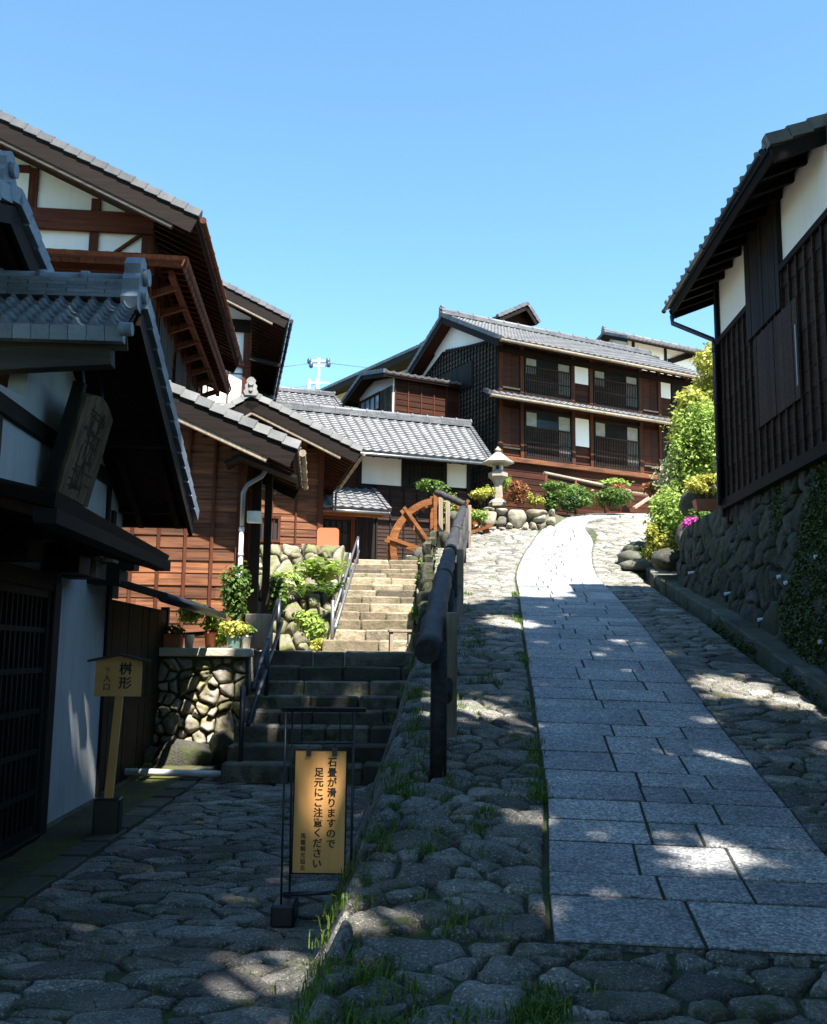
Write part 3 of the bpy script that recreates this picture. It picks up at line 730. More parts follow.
def slope_set(root,A,B,C,D,tm,up=(True,True),verges=(None,None),pw=.27,ph=.24,sub=6,rafter=.32,gutter=None,board=M['rafter'],bargem=M['blackbeam'],barge=.22,raft_len=1.6,name='roof',trim=None,th=.05,roof=None,rad=.05,flat=False):
    """a tiled roof slope with boarding, rafters, verge tiles, bargeboards and gutter"""
    mb=MB(); N=tiles(mb,A,B,C,D,pw,ph,sub=sub,h=.004 if flat else (.03 if sub<8 else .045)); rf=mb.build(name,tm,root)
    A,B,C,D=map(Vector,(A,B,C,D))
    mb=MB(); o1=-N*.05;o2=-N*(.05+th); e=(B-A).normalized()*.02
    mb.hexa([tuple(p) for p in (A+e+o2,B-e+o2,C-e+o2,D+e+o2,A+e+o1,B-e+o1,C-e+o1,D+e+o1)]); mb.build('roof_boarding',board,rf)
    if rafter:
        mb=MB(); L=(B-A).length; n=max(2,int(L/rafter)); 
        for i in range(n+1):
            t=(i+.3)/(n+.6); p=A.lerp(B,t);q=D.lerp(C,t); f=min(1,raft_len/(q-p).length); q=p.lerp(q,f); p=p.lerp(q,.03)
            mb.beam(tuple(p-N*(.10+th)),tuple(q-N*(.10+th)),.06,.09,up=tuple(N))
        mb.build('rafters',board,rf)
    mb=MB(); mb.beam(tuple(A-N*.11+(D-A).normalized()*.03),tuple(B-N*.11+(D-A).normalized()*.03),.03,.13,up=tuple(N)); mb.build('fascia',bargem,rf)
    for (p,q,vo) in ((A,D,verges[0]),(B,C,verges[1])):
        if vo is None: continue
        o=Vector(vo); mb=MB(); verge_tiles(mb,p,q,o,ph); mb.build('verge_tiles',tm,rf)
        mb=MB(); mb.beam(tuple(p+o*.02-N*(.09+barge/2)),tuple(q+o*.02-N*(.09+barge/2)),.04,barge,up=tuple(N)); mb.build('bargeboard',bargem,rf)
        if trim: 
            mb=MB(); u=(q-p).normalized(); p2=p+u*.35
            mb.beam(tuple(p2-o*.03-N*(.09+barge+.035)),tuple(q-o*.03-N*(.09+barge+.035)),.10,.07,up=tuple(N)); mb.build('verge_trim',trim,rf)
    if gutter:
        mb=MB(); dn=-(D-A).normalized(); dn.z=0; dn.normalize()
        p=A+dn*.05-V(0,0,.1);q=B+dn*.05-V(0,0,.1); mb.tube([tuple(p),tuple(q)],rad,10)
        n=max(2,int((B-A).length/.7))
        for i in range(n+1):
            c=p.lerp(q,i/n); mb.tube([tuple(c-(q-p).normalized()*.012),tuple(c+(q-p).normalized()*.012)],rad*1.25,8)
        mb.build('gutter',gutter,rf)
    return rf,N
def gable_roof(root,a0,z0,ar,zr_,a1,z1,b0,b1,swap,tm,ends=(True,True),ridge_h=.2,**kw):
    """ridge runs along b; swap=False: a is local x, b is local y; swap=True: a is local y, b is local x"""
    G=(lambda a,b,z:(b,a,z)) if swap else (lambda a,b,z:(a,b,z))
    vb0=G(0,-1,0);vb1=G(0,1,0); v=(vb0 if ends[0] else None,vb1 if ends[1] else None)
    g0=kw.pop('gutter0',None);g1=kw.pop('gutter1',None)
    r0,_=slope_set(root,G(a0,b0,z0),G(a0,b1,z0),G(ar,b1,zr_),G(ar,b0,zr_),tm,verges=v,gutter=g0,**kw)
    r1,_=slope_set(root,G(a1,b0,z1),G(a1,b1,z1),G(ar,b1,zr_),G(ar,b0,zr_),tm,verges=v,gutter=g1,**kw)
    if ridge_h:
        mb=MB(); ridge_stack(mb,G(ar,b0-.02,zr_+.02),G(ar,b1+.02,zr_+.02),ridge_h); mb.build('ridge_tiles',tm,r1)
        for e_,b_,s_,vb_ in ((ends[0],b0,-.05,vb0),(ends[1],b1,.05,vb1)):
            if e_: mb=MB(); ridge_end(mb,G(ar,b_+s_,zr_+.03),vb_,.8); mb.build('ridge_end_tile',tm,r1)
    return r0,r1
def srange(top,s0,s1,z):
    a=b=None
    for i in range(121):
        s=lerp(s0,s1,i/120)
        if top(s)>=z:
            if a is None:a=s
            b=s
    return a,b
def clad(root,name,mat,T,s0,s1,z0,z1,rowh=.2,top=None,batten=.45,bm=None,proud=.02,bwid=.04,seed=0):
    """lapped horizontal boards held by upright battens"""
    mb=MB(T);rnd=random.Random(seed+int(s0*7)+int(z0*13)); z=z0;top_=top or (lambda s:z1)
    while z<z1-.01:
        zt=min(z+rowh,z1); a,b=srange(top_,s0,s1,zt)
        if a is None or b-a<.05: break
        s=a
        while s<b-.01:
            L=min(rnd.uniform(1.6,3.2),b-s); tn=rnd.random(); j=rnd.uniform(-.003,.003); e=s+L-(.003 if s+L<b else 0)
            mb.hexa([(s,-.02,z-.012),(e,-.02,z-.012),(e,proud+j,z-.012),(s,proud+j,z-.012),(s,-.02,zt),(e,-.02,zt),(e,.003+j,zt),(s,.003+j,zt)],tn); s+=L
        z=zt
    o=mb.build(name,mat,root)
    if batten:
        mb=MB(T); n=max(1,round((s1-s0)/batten))
        for i in range(n+1):
            s=lerp(s0+bwid/2,s1-bwid/2,i/n); zt=min(z1,top_(s)-.02)
            if zt>z0+.1: mb.box(s-bwid/2,s+bwid/2,.004,proud+.03,z0-.005,zt,rnd.random())
        mb.build('battens',bm or mat,o)
    return o
def FRONT(y=0): return lambda s,d,z:(s,y-d,z)
def SIDE(x=0,sg=1): return lambda s,d,z:(x+sg*d,s,z)
def lattice(root,T,s0,s1,z0,z1,n,fm,pm,name='window',barm=None,rails=1,fw=.06,bw_=.022,d0=.0,railz=None):
    mb=MB(T)
    for q in ((s0,s0+fw,z0,z1),(s1-fw,s1,z0,z1)): mb.box(q[0],q[1],d0,d0+.07,q[2],q[3])
    mb.box(s0+fw,s1-fw,d0,d0+.066,z1-fw,z1);mb.box(s0+fw,s1-fw,d0,d0+.066,z0,z0+fw)
    o=mb.build(name,fm,root)
    mb=MB(T); mb.box(s0+fw,s1-fw,d0+.004,d0+.012,z0+fw,z1-fw); mb.build('pane',pm,o)
    mb=MB(T)
    for i in range(1,n):
        s=lerp(s0+fw,s1-fw,i/n); mb.box(s-bw_/2,s+bw_/2,d0+.02,d0+.05,z0+fw,(railz or z1)-fw)
    for k in range(1,rails+1):
        z=lerp(z0,(railz or z1),k/(rails+1)); mb.box(s0+fw,s1-fw,d0+.028,d0+.058,z-.02,z+.02)
    if railz: mb.box(s0+fw,s1-fw,d0+.022,d0+.06,railz-fw-.02,railz-fw+.03)
    mb.build('lattice',barm or fm,o)
    return o
def boards(root,name,mat,T,s0,s1,z0,z1,wd=.15,top=None,d=.02,seed=1):
    mb=MB(T);rnd=random.Random(seed);s=s0
    while s<s1-.01:
        e=min(s+wd,s1); zt=min(z1,(top(s)+top(e))/2) if top else z1
        mb.box(s+.003,e-.003,-.02,d+rnd.uniform(0,.006),z0,zt,rnd.random()); s=e
    return mb.build(name,mat,root)
def wallprism(root,name,mat,pts,T,th=.15):
    """pts: outline in (s,z); extruded inwards from d=0 to -th"""
    mb=MB(T); f=[mb.a((s,0,z)) for s,z in pts];b=[mb.a((s,-th,z)) for s,z in pts]; mb.face(f);mb.face(b[::-1])
    for k in range(len(pts)): mb.face([f[k],f[(k+1)%len(pts)],b[(k+1)%len(pts)],b[k]])
    return mb.build(name,mat,root)
def bx(root,name,mat,T,*a,b=0):
    mb=MB(T); mb.box(*a,b=b); return mb.build(name,mat,root)
# ================================================================ NEAR LEFT HOUSE
A=Fr(-3.0,8,0,3)
h=thing('plaster_house','dim grey-plastered house with black lattice door and blue-grey ridge tiles at the left edge','house',A)
T=SIDE(0)
slopeY=lambda y:(3.09+.49*(2.25-y)) if y>-.45 else 4.41+.55*(y+.45)
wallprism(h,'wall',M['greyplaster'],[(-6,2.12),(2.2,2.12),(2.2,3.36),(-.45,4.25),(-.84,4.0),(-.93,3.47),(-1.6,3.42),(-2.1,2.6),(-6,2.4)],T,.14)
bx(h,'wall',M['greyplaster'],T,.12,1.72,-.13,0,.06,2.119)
bx(h,'wall',M['blackwood'],lambda s,d,z:(s,2.2+d,z),-6,-.14,-.15,0,.1,3.3)
bx(h,'wall_base',M['kerb'],T,.1,1.76,-.1,.05,-.1,.15,b=.012)
bx(h,'door_post',M['blackwood'],T,-.06,.12,-.12,.05,.02,2.14,b=.008)
bx(h,'door_sill',M['blackbeam'],T,-6,-.06,-.1,.06,-.05,.14,b=.01)
bx(h,'corner_post',M['blackwood'],T,1.72,1.84,-.12,.03,.05,3.0,b=.006)
bx(h,'door_lintel',M['blackbeam'],T,-6,.12,.0,.04,2.06,2.2,b=.006)
dr=lattice(h,T,-1.9,-.07,.14,2.06,16,M['blackwood'],M['glass'],'lattice_door',rails=5,bw_=.03,d0=-.05)
dr=lattice(h,T,-3.8,-1.92,.14,2.06,16,M['blackwood'],M['glass'],'lattice_door',rails=5,bw_=.03,d0=-.09)
bx(h,'ceiling_beam',M['blackbeam'],T,-6,2.18,.0,.045,3.22,3.36,b=.006)
for y in (-1.45,-.0,1.55): bx(h,'stud',M['blackwood'],T,y-.045,y+.045,.0,.03,2.4,3.21)
# main roof: near slope narrow, far slope long; gable end towards the road
rf,N=slope_set(h,(-5,-1.25,3.93),(.80,-1.25,3.93),(.70,-.45,4.42),(-5,-.45,4.42),M['tileblue'],verges=(None,None),rafter=.4,sub=8,raft_len=1,bargem=M['greybeam'],pw=.13,ph=.13,th=.03)
mb=MB(); A0=V(-5,-1.27,3.90);B0=V(.80,-1.27,3.90)
for i in range(44):
    p=A0.lerp(B0,i/44);q=A0.lerp(B0,(i+1)/44)
    mb.hexa([tuple(p+V(.002,-.03,-.085)),tuple(q+V(-.002,-.03,-.085)),tuple(q+V(-.002,.05,-.085)),tuple(p+V(.002,.05,-.085)),tuple(p+V(.002,-.045,.02)),tuple(q+V(-.002,-.05,.02)),tuple(q+V(-.002,.05,.04)),tuple(p+V(.002,.05,.04))],random.random())
mb.tube([tuple(B0+V(-.02,-.05,.0)),tuple(B0+V(.07,-.05,.0))],.05,14,.7)
mb.build('eave_tiles',M['tileblue'],rf)
mb=MB(); mb.beam((-5,-1.06,3.50),(-.4,-1.10,3.68),.14,.20); mb.beam((-.4,-1.10,3.68),(.68,-1.10,3.765),.13,.17); mb.build('eave_log',M['greybeam'],rf)
rf2,N2=slope_set(h,(-5,2.35,3.04),(.70,2.35,3.04),(.70,-.45,4.42),(-5,-.45,4.42),M['tileblue'],verges=(None,(1,0,0)),rafter=.4,sub=8,raft_len=1.2,bargem=M['blackbeam'],barge=.17)
mb=MB(); ridge_stack(mb,(-5,-.45,4.42),(.60,-.45,4.42),.17,.22,.06,.33,st=.036); mb.build('ridge_tiles',M['tileblue'],rf2)
mb=MB(); ridge_end(mb,(.66,-.47,4.42),(1,0,0),.95); mb.build('ridge_end_tile',M['tileblue'],rf2)
bx(h,'purlin',M['blackbeam'],None,-.1,.66,2.02,2.14,3.02,3.14); bx(h,'purlin',M['blackbeam'],None,-.1,.68,.9,1.02,3.5,3.62)
# upper roof of the same house (its gable end shows at the frame edge)
U=lambda px,py,x:A.at(px,py,x=x)
p0=U(12,195,-.25);p1=U(46,283,-.25)
rf3,_=slope_set(h,(-5,p1[1]+.3,p1[2]-.1),(-.25,p1[1]+.3,p1[2]-.1),(-.25,p0[1],p0[2]),(-5,p0[1],p0[2]),M['tileblue'],verges=(None,(1,0,0)),rafter=.4,sub=8,name='upper_roof',barge=.2,raft_len=3)
rf4,_=slope_set(h,(-5,p0[1]-1.1,p0[2]-.42),(-.25,p0[1]-1.1,p0[2]-.42),(-.25,p0[1],p0[2]),(-5,p0[1],p0[2]),M['tileblue'],verges=(None,(1,0,0)),rafter=0,sub=8,name='upper_roof',barge=.14)
mb=MB(); ridge_stack(mb,(-5,p0[1],p0[2]),(-.33,p0[1],p0[2]),.1,.22,.07,.36)
mb.build('ridge_tiles',M['tileblue'],rf3); mb=MB(); ridge_end(mb,(-.33,p0[1],p0[2]+.02),(1,0,0),.85); mb.build('ridge_end_tile',M['tileblue'],rf3)
wallprism(h,'upper_wall',M['blackwood'],[(p0[1]-.7,3.3),(p1[1],3.3),(p1[1],p1[2]-.3),(p0[1],p0[2]-.25),(p0[1]-.7,p0[2]-.5)],SIDE(-.7),.1)
# pent roof over the door
T=None
mb=MB(); mb.hexa([(-.05,-3.05,2.56),(.95,-3.05,2.33),(.95,-.12,2.29),(-.05,-.12,2.52),(-.05,-3.05,2.64),(.97,-3.1,2.41),(.97,-.08,2.37),(-.05,-.08,2.60)]); pr_=mb.build('pent_roof',M['blackbeam'],h)
mb=MB()
for i in range(14): mb.beam((.0,-2.95+i*.215,2.52-.003*i),(.93,-2.95+i*.215,2.30-.003*i),.05,.06)
mb.build('rafters',M['rafter'],pr_)
mb=MB(); mb.box(.86,.98,-3.1,-.07,2.24,2.32); mb.build('fascia',M['blackbeam'],pr_)
for y in (-2.6,-1.35,-.15,.35,1.15):
    mb=MB(); mb.box(0,.30,y-.16,y+.16,2.2,2.34);mb.box(0,.42,y-.10,y+.10,2.34,2.47); mb.build('bracket',M['blackwood'],h)
# plaque hanging from the eave
b0=Vector(A.at(52,490,x=.12)); b1=Vector(A.at(82,506,x=.12)); 
best=min((abs(A.at(84,384,x=q/100)[1]-b0.y),q/100) for q in range(10,70)); xt=best[1]; t0=Vector(A.at(84,384,x=xt)); t1=Vector((t0.x,b1.y,t0.z))
pq=thing('hanging_plaque','long weathered wooden plaque with faded brushed characters, hanging tilted under the near eave','sign',None,loc=A.w(b0.x,b0.y,b0.z),rot=A.a)
rel=lambda v:tuple(Vector(v)-b0)
up=(t0-b0).normalized(); sd=(b1-b0).normalized(); nn=sd.cross(up).normalized()
if nn.x<0: nn=-nn
Hh=(t0-b0).length; Ww=(b1-b0).length
PT=lambda s,d,z: tuple(sd*s+nn*d+up*z)
mb=MB(PT); n=9; out=[(0,0),(Ww,0)]+[(Ww-.0-.12*(k/n)**2*0,Hh*.86+Hh*.14*math.sin(k/n*math.pi/2)*.6) for k in range(0,1)]+[(Ww*(1-k/n),Hh*(.90+.10*math.sin(k/n*math.pi))) for k in range(n+1)]
f=[mb.a((s,.05,z)) for s,z in out];b=[mb.a((s,-.04,z)) for s,z in out]; mb.face(f,.8);mb.face(b[::-1])
for k in range(len(out)): mb.face([f[k],f[(k+1)%len(out)],b[(k+1)%len(out)],b[k]],.1)
mb.build('board',M['signplaque'],pq)
mb=MB(PT); mb.box(-.05,.02,-.07,.02,-.04,Hh*1.0,.1); mb.box(.02,Ww,-.07,-.04,-.04,.05,.1); mb.build('frame',M['blackwood'],pq)
for s in (.15,.85):
    mb=MB(); a=Vector(PT(Ww*s,0,Hh*.9)); mb.tube([tuple(a),tuple(a+V(-.05,0,.35))],.012,6); mb.build('hook',M['darkmetal'],pq)
rnd=random.Random(12); mb=MB(PT)
for k in range(6):
    zc_=Hh*(.12+.135*k)
    for _ in range(11):
        a=rnd.uniform(.25,.75)*Ww; z=zc_+rnd.uniform(-.055,.055)*Hh; L=rnd.uniform(.06,.2)*Ww; 
        if rnd.random()<.5: mb.box(a-L,a+L,.0505,.053,z-.008,z+.008)
        else: mb.box(a-.008,a+.008,.0505,.0535,z-L*.5,z+L*.5)
mb.build('faded_characters',M['blackwood'],pq)
# shed beside it
SH=Fr(*A.w(0,1.86,0),3)
h=thing('wooden_shed','low black boarded shed with sagging pent roof between the plaster pillar and rubble wall','shed',SH)
boards(h,'wall',M['blackwood'],SIDE(-.02),0,3.0,.12,2.1,.17)
bx(h,'wall',M['blackwood'],lambda s,d,z:(s,3.02+d,z),-2.5,-.02,-.1,0,.1,2.1)
bx(h,'post',M['blackwood'],None,-.08,.02,2.93,3.03,.1,2.15); bx(h,'rail',M['blackbeam'],None,-.02,.02,0,2.93,.95,1.05)
bx(h,'base',M['kerb'],None,-.1,.06,0,3.1,-.1,.17,b=.01)
mb=MB()
for i in range(9):
    a,b=i/9,(i+1)/9; y0,y1=lerp(-.75,3.25,a),lerp(-.75,3.25,b); q=.012*math.sin(i*2.1)
    mb.hexa([(-.3,y0,2.36+q),(.62,y0,2.10+q),(.62,y1-.01,2.08+q),(-.3,y1-.01,2.34+q),(-.3,y0,2.41+q),(.64,y0,2.14+q),(.64,y1-.01,2.12+q),(-.3,y1-.01,2.38+q)],random.random())
rf=mb.build('pent_roof',M['greybeam'],h)
mb=MB(); mb.tube([(.68,-.7,2.09),(.68,3.35,2.05)],.05,10,cap=True); mb.tube([(.68,3.28,2.03),(.66,3.28,1.9),(.5,3.25,1.82),(.05,3.1,1.78),(-.0,3.08,1.6)],.032,8); mb.build('gutter',M['blackplastic'],rf)
# ================================================================ TALL HOUSE (gable top left)
F1=Fr(-4.96,17.,0,5.5)
h=thing('gabled_house','tall timber-framed house with white plaster gable and brown double eaves, top left','house',F1)
top1=lambda s:9.32-.18+.465*(1.0-s) if s>-4.5 else 9.14+.465*(5.5)-.465*(-4.5-s)
wallprism(h,'gable_wall',M['white'],[(-9,8.7),(-.06,8.7),(-.06,top1(-.06)-.16),(-4.5,top1(-4.5)-.16),(-9,top1(-9)-.16)],FRONT(0),.12)
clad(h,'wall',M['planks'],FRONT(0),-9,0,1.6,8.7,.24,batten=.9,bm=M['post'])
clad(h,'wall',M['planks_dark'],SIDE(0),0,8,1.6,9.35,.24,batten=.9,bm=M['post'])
bx(h,'wall',M['planks_dark'],None,-9,-.06,7.9,8,1.6,9.4)
for x,w_ in ((-.06,.2),(-1.03,.16),(-2.18,.16),(-3.3,.16),(-4.4,.2)): bx(h,'post',M['post'],FRONT(0),x-w_/2,x+w_/2,.0,.05,8.7,top1(x)-.2)
bx(h,'beam',M['beam'],FRONT(0),-9,.06,.03,.12,9.22,9.62,b=.01)
bx(h,'beam',M['beam'],FRONT(0),-4.4,-2.26,.0,.04,10.33,10.47)
bx(h,'beam',M['beam'],FRONT(0),-9,.1,.02,.1,8.45,8.72,b=.01)
mb=MB(); mb.beam((-.75,-.02,8.75),(-.15,-.02,9.25),.05,.1,up=(0,1,0)); mb.build('brace',M['beam'],h)
gable_roof(h,-10,9.32,-4.5,9.32+.465*5.5,1.0,9.32,-.8,8.,False,M['tile'],ends=(True,True),gutter1=M['post'],board=M['planks_dark'],bargem=M['blackbeam'],barge=.3,trim=M['greybeam'],raft_len=1.4,ridge_h=.25,pw=.3,ph=.26,sub=5)
# lower double eave wrapping the corner
r1,_=slope_set(h,(-9,-.66,8.56),(.78,-.66,8.56),(.0,.0,8.86),(-9,.0,8.86),M['post'],th=.03,flat=True,verges=(None,None),board=M['planks_dark'],bargem=M['post'],rafter=.3,name='lower_eave',raft_len=.7,sub=5)
r2,_=slope_set(h,(.78,8.2,8.56),(.78,-.66,8.56),(0,.0,8.86),(0,8.2,8.86),M['post'],th=.03,flat=True,verges=(None,None),board=M['planks_dark'],bargem=M['post'],rafter=.3,name='lower_eave',raft_len=.7,sub=5)
mb=MB(); mb.beam((.45,-.3,8.38),(.45,8.,8.38),.09,.14); mb.build('eave_beam',M['beam'],r2)
for i in range(8): mb=MB(); mb.beam((0,.2+i*1.05,8.15),(.5,.2+i*1.05,8.34),.08,.12); mb.build('bracket',M['post'],h)
for y0,y1 in ((1.0,2.6),(3.2,4.8),(5.4,7.0)): boards(h,'shutter',M['blackwood'],SIDE(.05),y0,y1,6.2,8.0,.2)
lattice(h,FRONT(0),-3.2,-1.35,7.6,8.3,8,M['post'],M['blueglass'],'window',rails=1,d0=.03)
# ================================================================ HOUSE BEHIND IT
F2=Fr(-4.83,27.,0,11)
h=thing('gabled_house','narrow gable with pale bargeboard rising directly behind the tall timber-framed house','house',F2)
top2=lambda s:11.0-.15+.45*(1.08-s)
wallprism(h,'gable_wall',M['white'],[(-5,8.3),(0,8.3),(0,top2(0)-.1),(-4,top2(-4)-.1),(-5,top2(-4)-.5)],FRONT(0),.12)
clad(h,'wall',M['weathered'],FRONT(.02),-4,0,3.5,9.75,.3,batten=.6,bm=M['post'])
clad(h,'wall',M['planks_dark'],SIDE(0),0,7.6,3.5,11.1,.25,batten=.8,bm=M['post'])
bx(h,'post',M['post'],FRONT(0),-.18,.04,.0,.06,3.5,top2(0)-.2);bx(h,'beam',M['blackbeam'],FRONT(0),-4,.0,.03,.1,10.75,11.12);bx(h,'beam',M['beam'],FRONT(0),-4,.0,.03,.1,9.7,9.84)
gable_roof(h,-8,11.0,-3.5,11.0+.45*4.58,1.08,11.0,-.9,7.8,False,M['tile'],ends=(True,True),gutter1=M['blackplastic'],bargem=M['blackbeam'],barge=.26,trim=M['greypost'],ridge_h=.2,sub=4,pw=.3)
mb=MB(); mb.beam((.0,-.3,9.9),(.9,-.3,9.75),.1,.1); mb.build('bracket',M['blackbeam'],h)
# ================================================================ PLANK HOUSE ON THE TERRACE
F3=Fr(-2.65,14.6,0,5.5)
h=thing('plank_house','red-brown plank house with battens behind the flower pots above the rubble wall','house',F3)
top3=lambda s:4.6-.2+.436*(.88-s)
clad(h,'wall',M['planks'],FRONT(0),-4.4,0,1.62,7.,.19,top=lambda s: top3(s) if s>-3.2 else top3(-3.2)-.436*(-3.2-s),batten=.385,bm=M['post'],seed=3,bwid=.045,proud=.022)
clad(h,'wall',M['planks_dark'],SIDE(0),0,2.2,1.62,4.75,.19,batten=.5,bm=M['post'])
bx(h,'wall',M['planks_dark'],None,-6,-.02,2.12,2.2,1.6,5.0)
bx(h,'corner_post',M['post'],FRONT(0),-.06,.07,-.02,.06,1.6,4.7)
bx(h,'sill',M['kerb'],FRONT(0),-4.4,.1,-.02,.07,1.56,1.64)
gable_roof(h,-7.3,4.6,-3.2,4.6+.436*4.08,.88,4.6,-.72,2.3,False,M['tileglare'],ends=(True,True),gutter1=M['greypost'],board=M['planks_dark'],bargem=M['blackbeam'],barge=.26,trim=M['greypost'],ridge_h=.2,rad=.045)
for (px_,yy,w_) in ((253,.4,.14),(265,.9,.12)):
    p=F3.at(px_,600,y=yy); bx(h,'porch_post',M['blackwood'],None,p[0]-w_/2,p[0]+w_/2,yy,yy+w_,1.6,4.62+.436*(.88-p[0])-.25)  # eave shade on these posts put into a near-black wood colour
a=F3.at(226,466,y=-.35);b=F3.at(241,458,y=-.35);c=F3.at(297,480,y=-.35)
mb=MB()
mb.beam(a,b,.5,.05,up=(0,0,1));mb.beam(b,c,.5,.05,up=(0,0,1)); mb.build('porch_hood',M['blackbeam'],h)
p=F3.at(255,517,y=-.05); bx(h,'wall_lamp',M['lampglass'],None,p[0]-.12,p[0]+.1,-.1,.04,p[2]-.09,p[2]+.09,b=.01)
pts=[F3.at(x,y,y=-.16) for x,y in ((267,458),(267,468),(262,476),(247,485),(243,493))]; pts.append((pts[-1][0]+.0,-.16,3.4)); 
mb=MB(); mb.tube(pts,.036,10); dp=mb.build('downpipe',M['greymetal'],h)
mb=MB(); mb.tube([pts[-1],(pts[-1][0],-.16,1.66)],.034,10); mb.tube([(pts[-1][0],-.16,3.38),(pts[-1][0],-.16,3.44)],.042,10); mb.tube([(pts[-1][0],-.16,3.0),(pts[-1][0],-.16,3.05)],.040,10); mb.build('lower_pipe',M['pvc'],dp)
# ================================================================ HOUSE WITH THE SMALL GABLE
F4=Fr(-2.12,21.7,0,11)
h=thing('plank_house','dark plank house whose low gable eave overhangs beside the upper stone steps','house',F4)
def top4(s): return 6.06-.2+.456*(.81-s) if s>-1.69 else 7.2-.2-.7*(-1.69-s)
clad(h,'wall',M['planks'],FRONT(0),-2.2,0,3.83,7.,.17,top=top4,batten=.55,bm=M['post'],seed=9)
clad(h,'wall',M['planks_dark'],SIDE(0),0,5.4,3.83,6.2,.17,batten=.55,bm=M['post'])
bx(h,'corner_post',M['post'],FRONT(0),-.07,.05,-.02,.06,3.8,6.3)
bx(h,'sill_beam',M['greybeam'],FRONT(0),-2.3,.1,-.02,.1,3.72,3.86)
bx(h,'foundation',M['cream'],FRONT(0),-2.3,-.05,-.1,.02,1.6,3.72)
bx(h,'wall',M['planks_dark'],None,-2.2,-.05,5.3,5.4,3.8,6.3)
gable_roof(h,-2.45,6.67,-1.69,7.2,.81,6.06,-.82,5.6,False,M['tileglare'],ends=(True,True),gutter1=M['greypost'],board=M['planks_dark'],bargem=M['blackbeam'],barge=.25,trim=M['greypost'],ridge_h=.06,rad=.03,sub=5)
lattice(h,FRONT(0),-1.9,-.9,4.0,4.6,10,M['post'],M['glass'],'window',rails=0,d0=.02)
# ================================================================ WATER MILL HOUSE
F5=Fr(-2.61,27.,0,20)
h=thing('mill_house','low mill house with black boarded wall and long grey roof behind the water wheel','house',F5)
zz=lambda z:1.6+(z-1.6)*1.227
eR=F5.at(492,462,y=-.98); rR=F5.at(470,424,y=2.4); rL=F5.at(335,411,y=2.4)
ez=eR[2]+.02; rz=(rR[2]+rL[2])/2-.12
WR=4.55
wt=ez+.98*(rz-ez)/3.38-.12
bx(h,'wall',M['void'],None,-1.2,WR,.1,.2,3.7,wt)
bx(h,'wall',M['white'],FRONT(0),1.12,2.42,-.05,0,zz(5.53),wt)
bx(h,'wall',M['white'],FRONT(0),3.78,WR-.05,-.05,0,zz(5.6),wt)
lattice(h,FRONT(0),2.47,3.74,zz(5.53),zz(6.35),9,M['blackwood'],M['void'],'window',rails=2,d0=-.03)
bx(h,'wall',M['planks_dark'],FRONT(0),-1.2,1.1,-.05,0,zz(5.3),wt)
for x in (1.1,2.44,3.76,WR-.02): bx(h,'post',M['blackwood'],FRONT(0),x-.06,x+.06,-.02,.03,zz(5.4),wt)
clad(h,'wall',M['planks_black'],FRONT(0),1.62,WR,3.3,zz(5.52),.115,batten=.42,bm=M['blackwood'],proud=.02,seed=2)
clad(h,'wall',M['planks_black'],FRONT(0),-1.2,1.62,zz(4.85),zz(5.4),.115,batten=.42,bm=M['blackwood'],proud=.02,seed=2)
clad(h,'wall',M['planks_black'],SIDE(WR),0,4.2,3.6,wt,.14,batten=.5,bm=M['blackwood'])
bx(h,'door_frame',M['beam'],FRONT(0),-.25,1.0,-.02,.06,5.32,5.6); bx(h,'door_frame',M['post'],FRONT(0),.86,.98,-.02,.06,3.8,5.32);bx(h,'door_frame',M['post'],FRONT(0),-.25,-.12,-.02,.06,3.8,5.32)
lattice(h,FRONT(0),-.12,.86,3.8,5.32,5,M['blackwood'],M['glass'],'sliding_door',rails=3,d0=-.06)
boards(h,'door_panel',M['blackwood'],FRONT(0),1.0,1.6,3.8,zz(4.85),.1)
rf,_=slope_set(h,(-1.6,-.98,ez),(eR[0],-.98,ez),(rR[0],2.4,rz),(-1.6,2.4,rz),M['tile'],verges=(None,(1,0,0)),gutter=M['greymetal'],rafter=.4,raft_len=1.2,sub=6,bargem=M['blackbeam'],barge=.12,rad=.04)
rf,_=slope_set(h,(-1.6,5.8,ez),(eR[0],5.8,ez),(rR[0],2.4,rz),(-1.6,2.4,rz),M['tile'],verges=(None,(1,0,0)),rafter=0,sub=4,bargem=M['blackbeam'],barge=.12)
mb=MB(); ridge_stack(mb,(-1.6,2.4,rz),(rR[0],2.4,rz),.16,.24,.09,.5); mb.build('ridge_tiles',M['tile'],rf)
cz0=zz(4.76)
rf,_=slope_set(h,(-.4,-1.35,cz0),(1.56,-1.35,cz0),(1.5,0,zz(5.40)),(-.4,0,zz(5.40)),M['tile'],verges=(None,(1,0,0)),gutter=M['greymetal'],rafter=.3,sub=7,name='door_canopy',bargem=M['wheelwood'],barge=.1,rad=.035)
mb=MB(); mb.box(-.4,1.45,-1.2,-1.1,cz0-.2,cz0-.07); mb.build('canopy_beam',M['wheelwood'],rf)
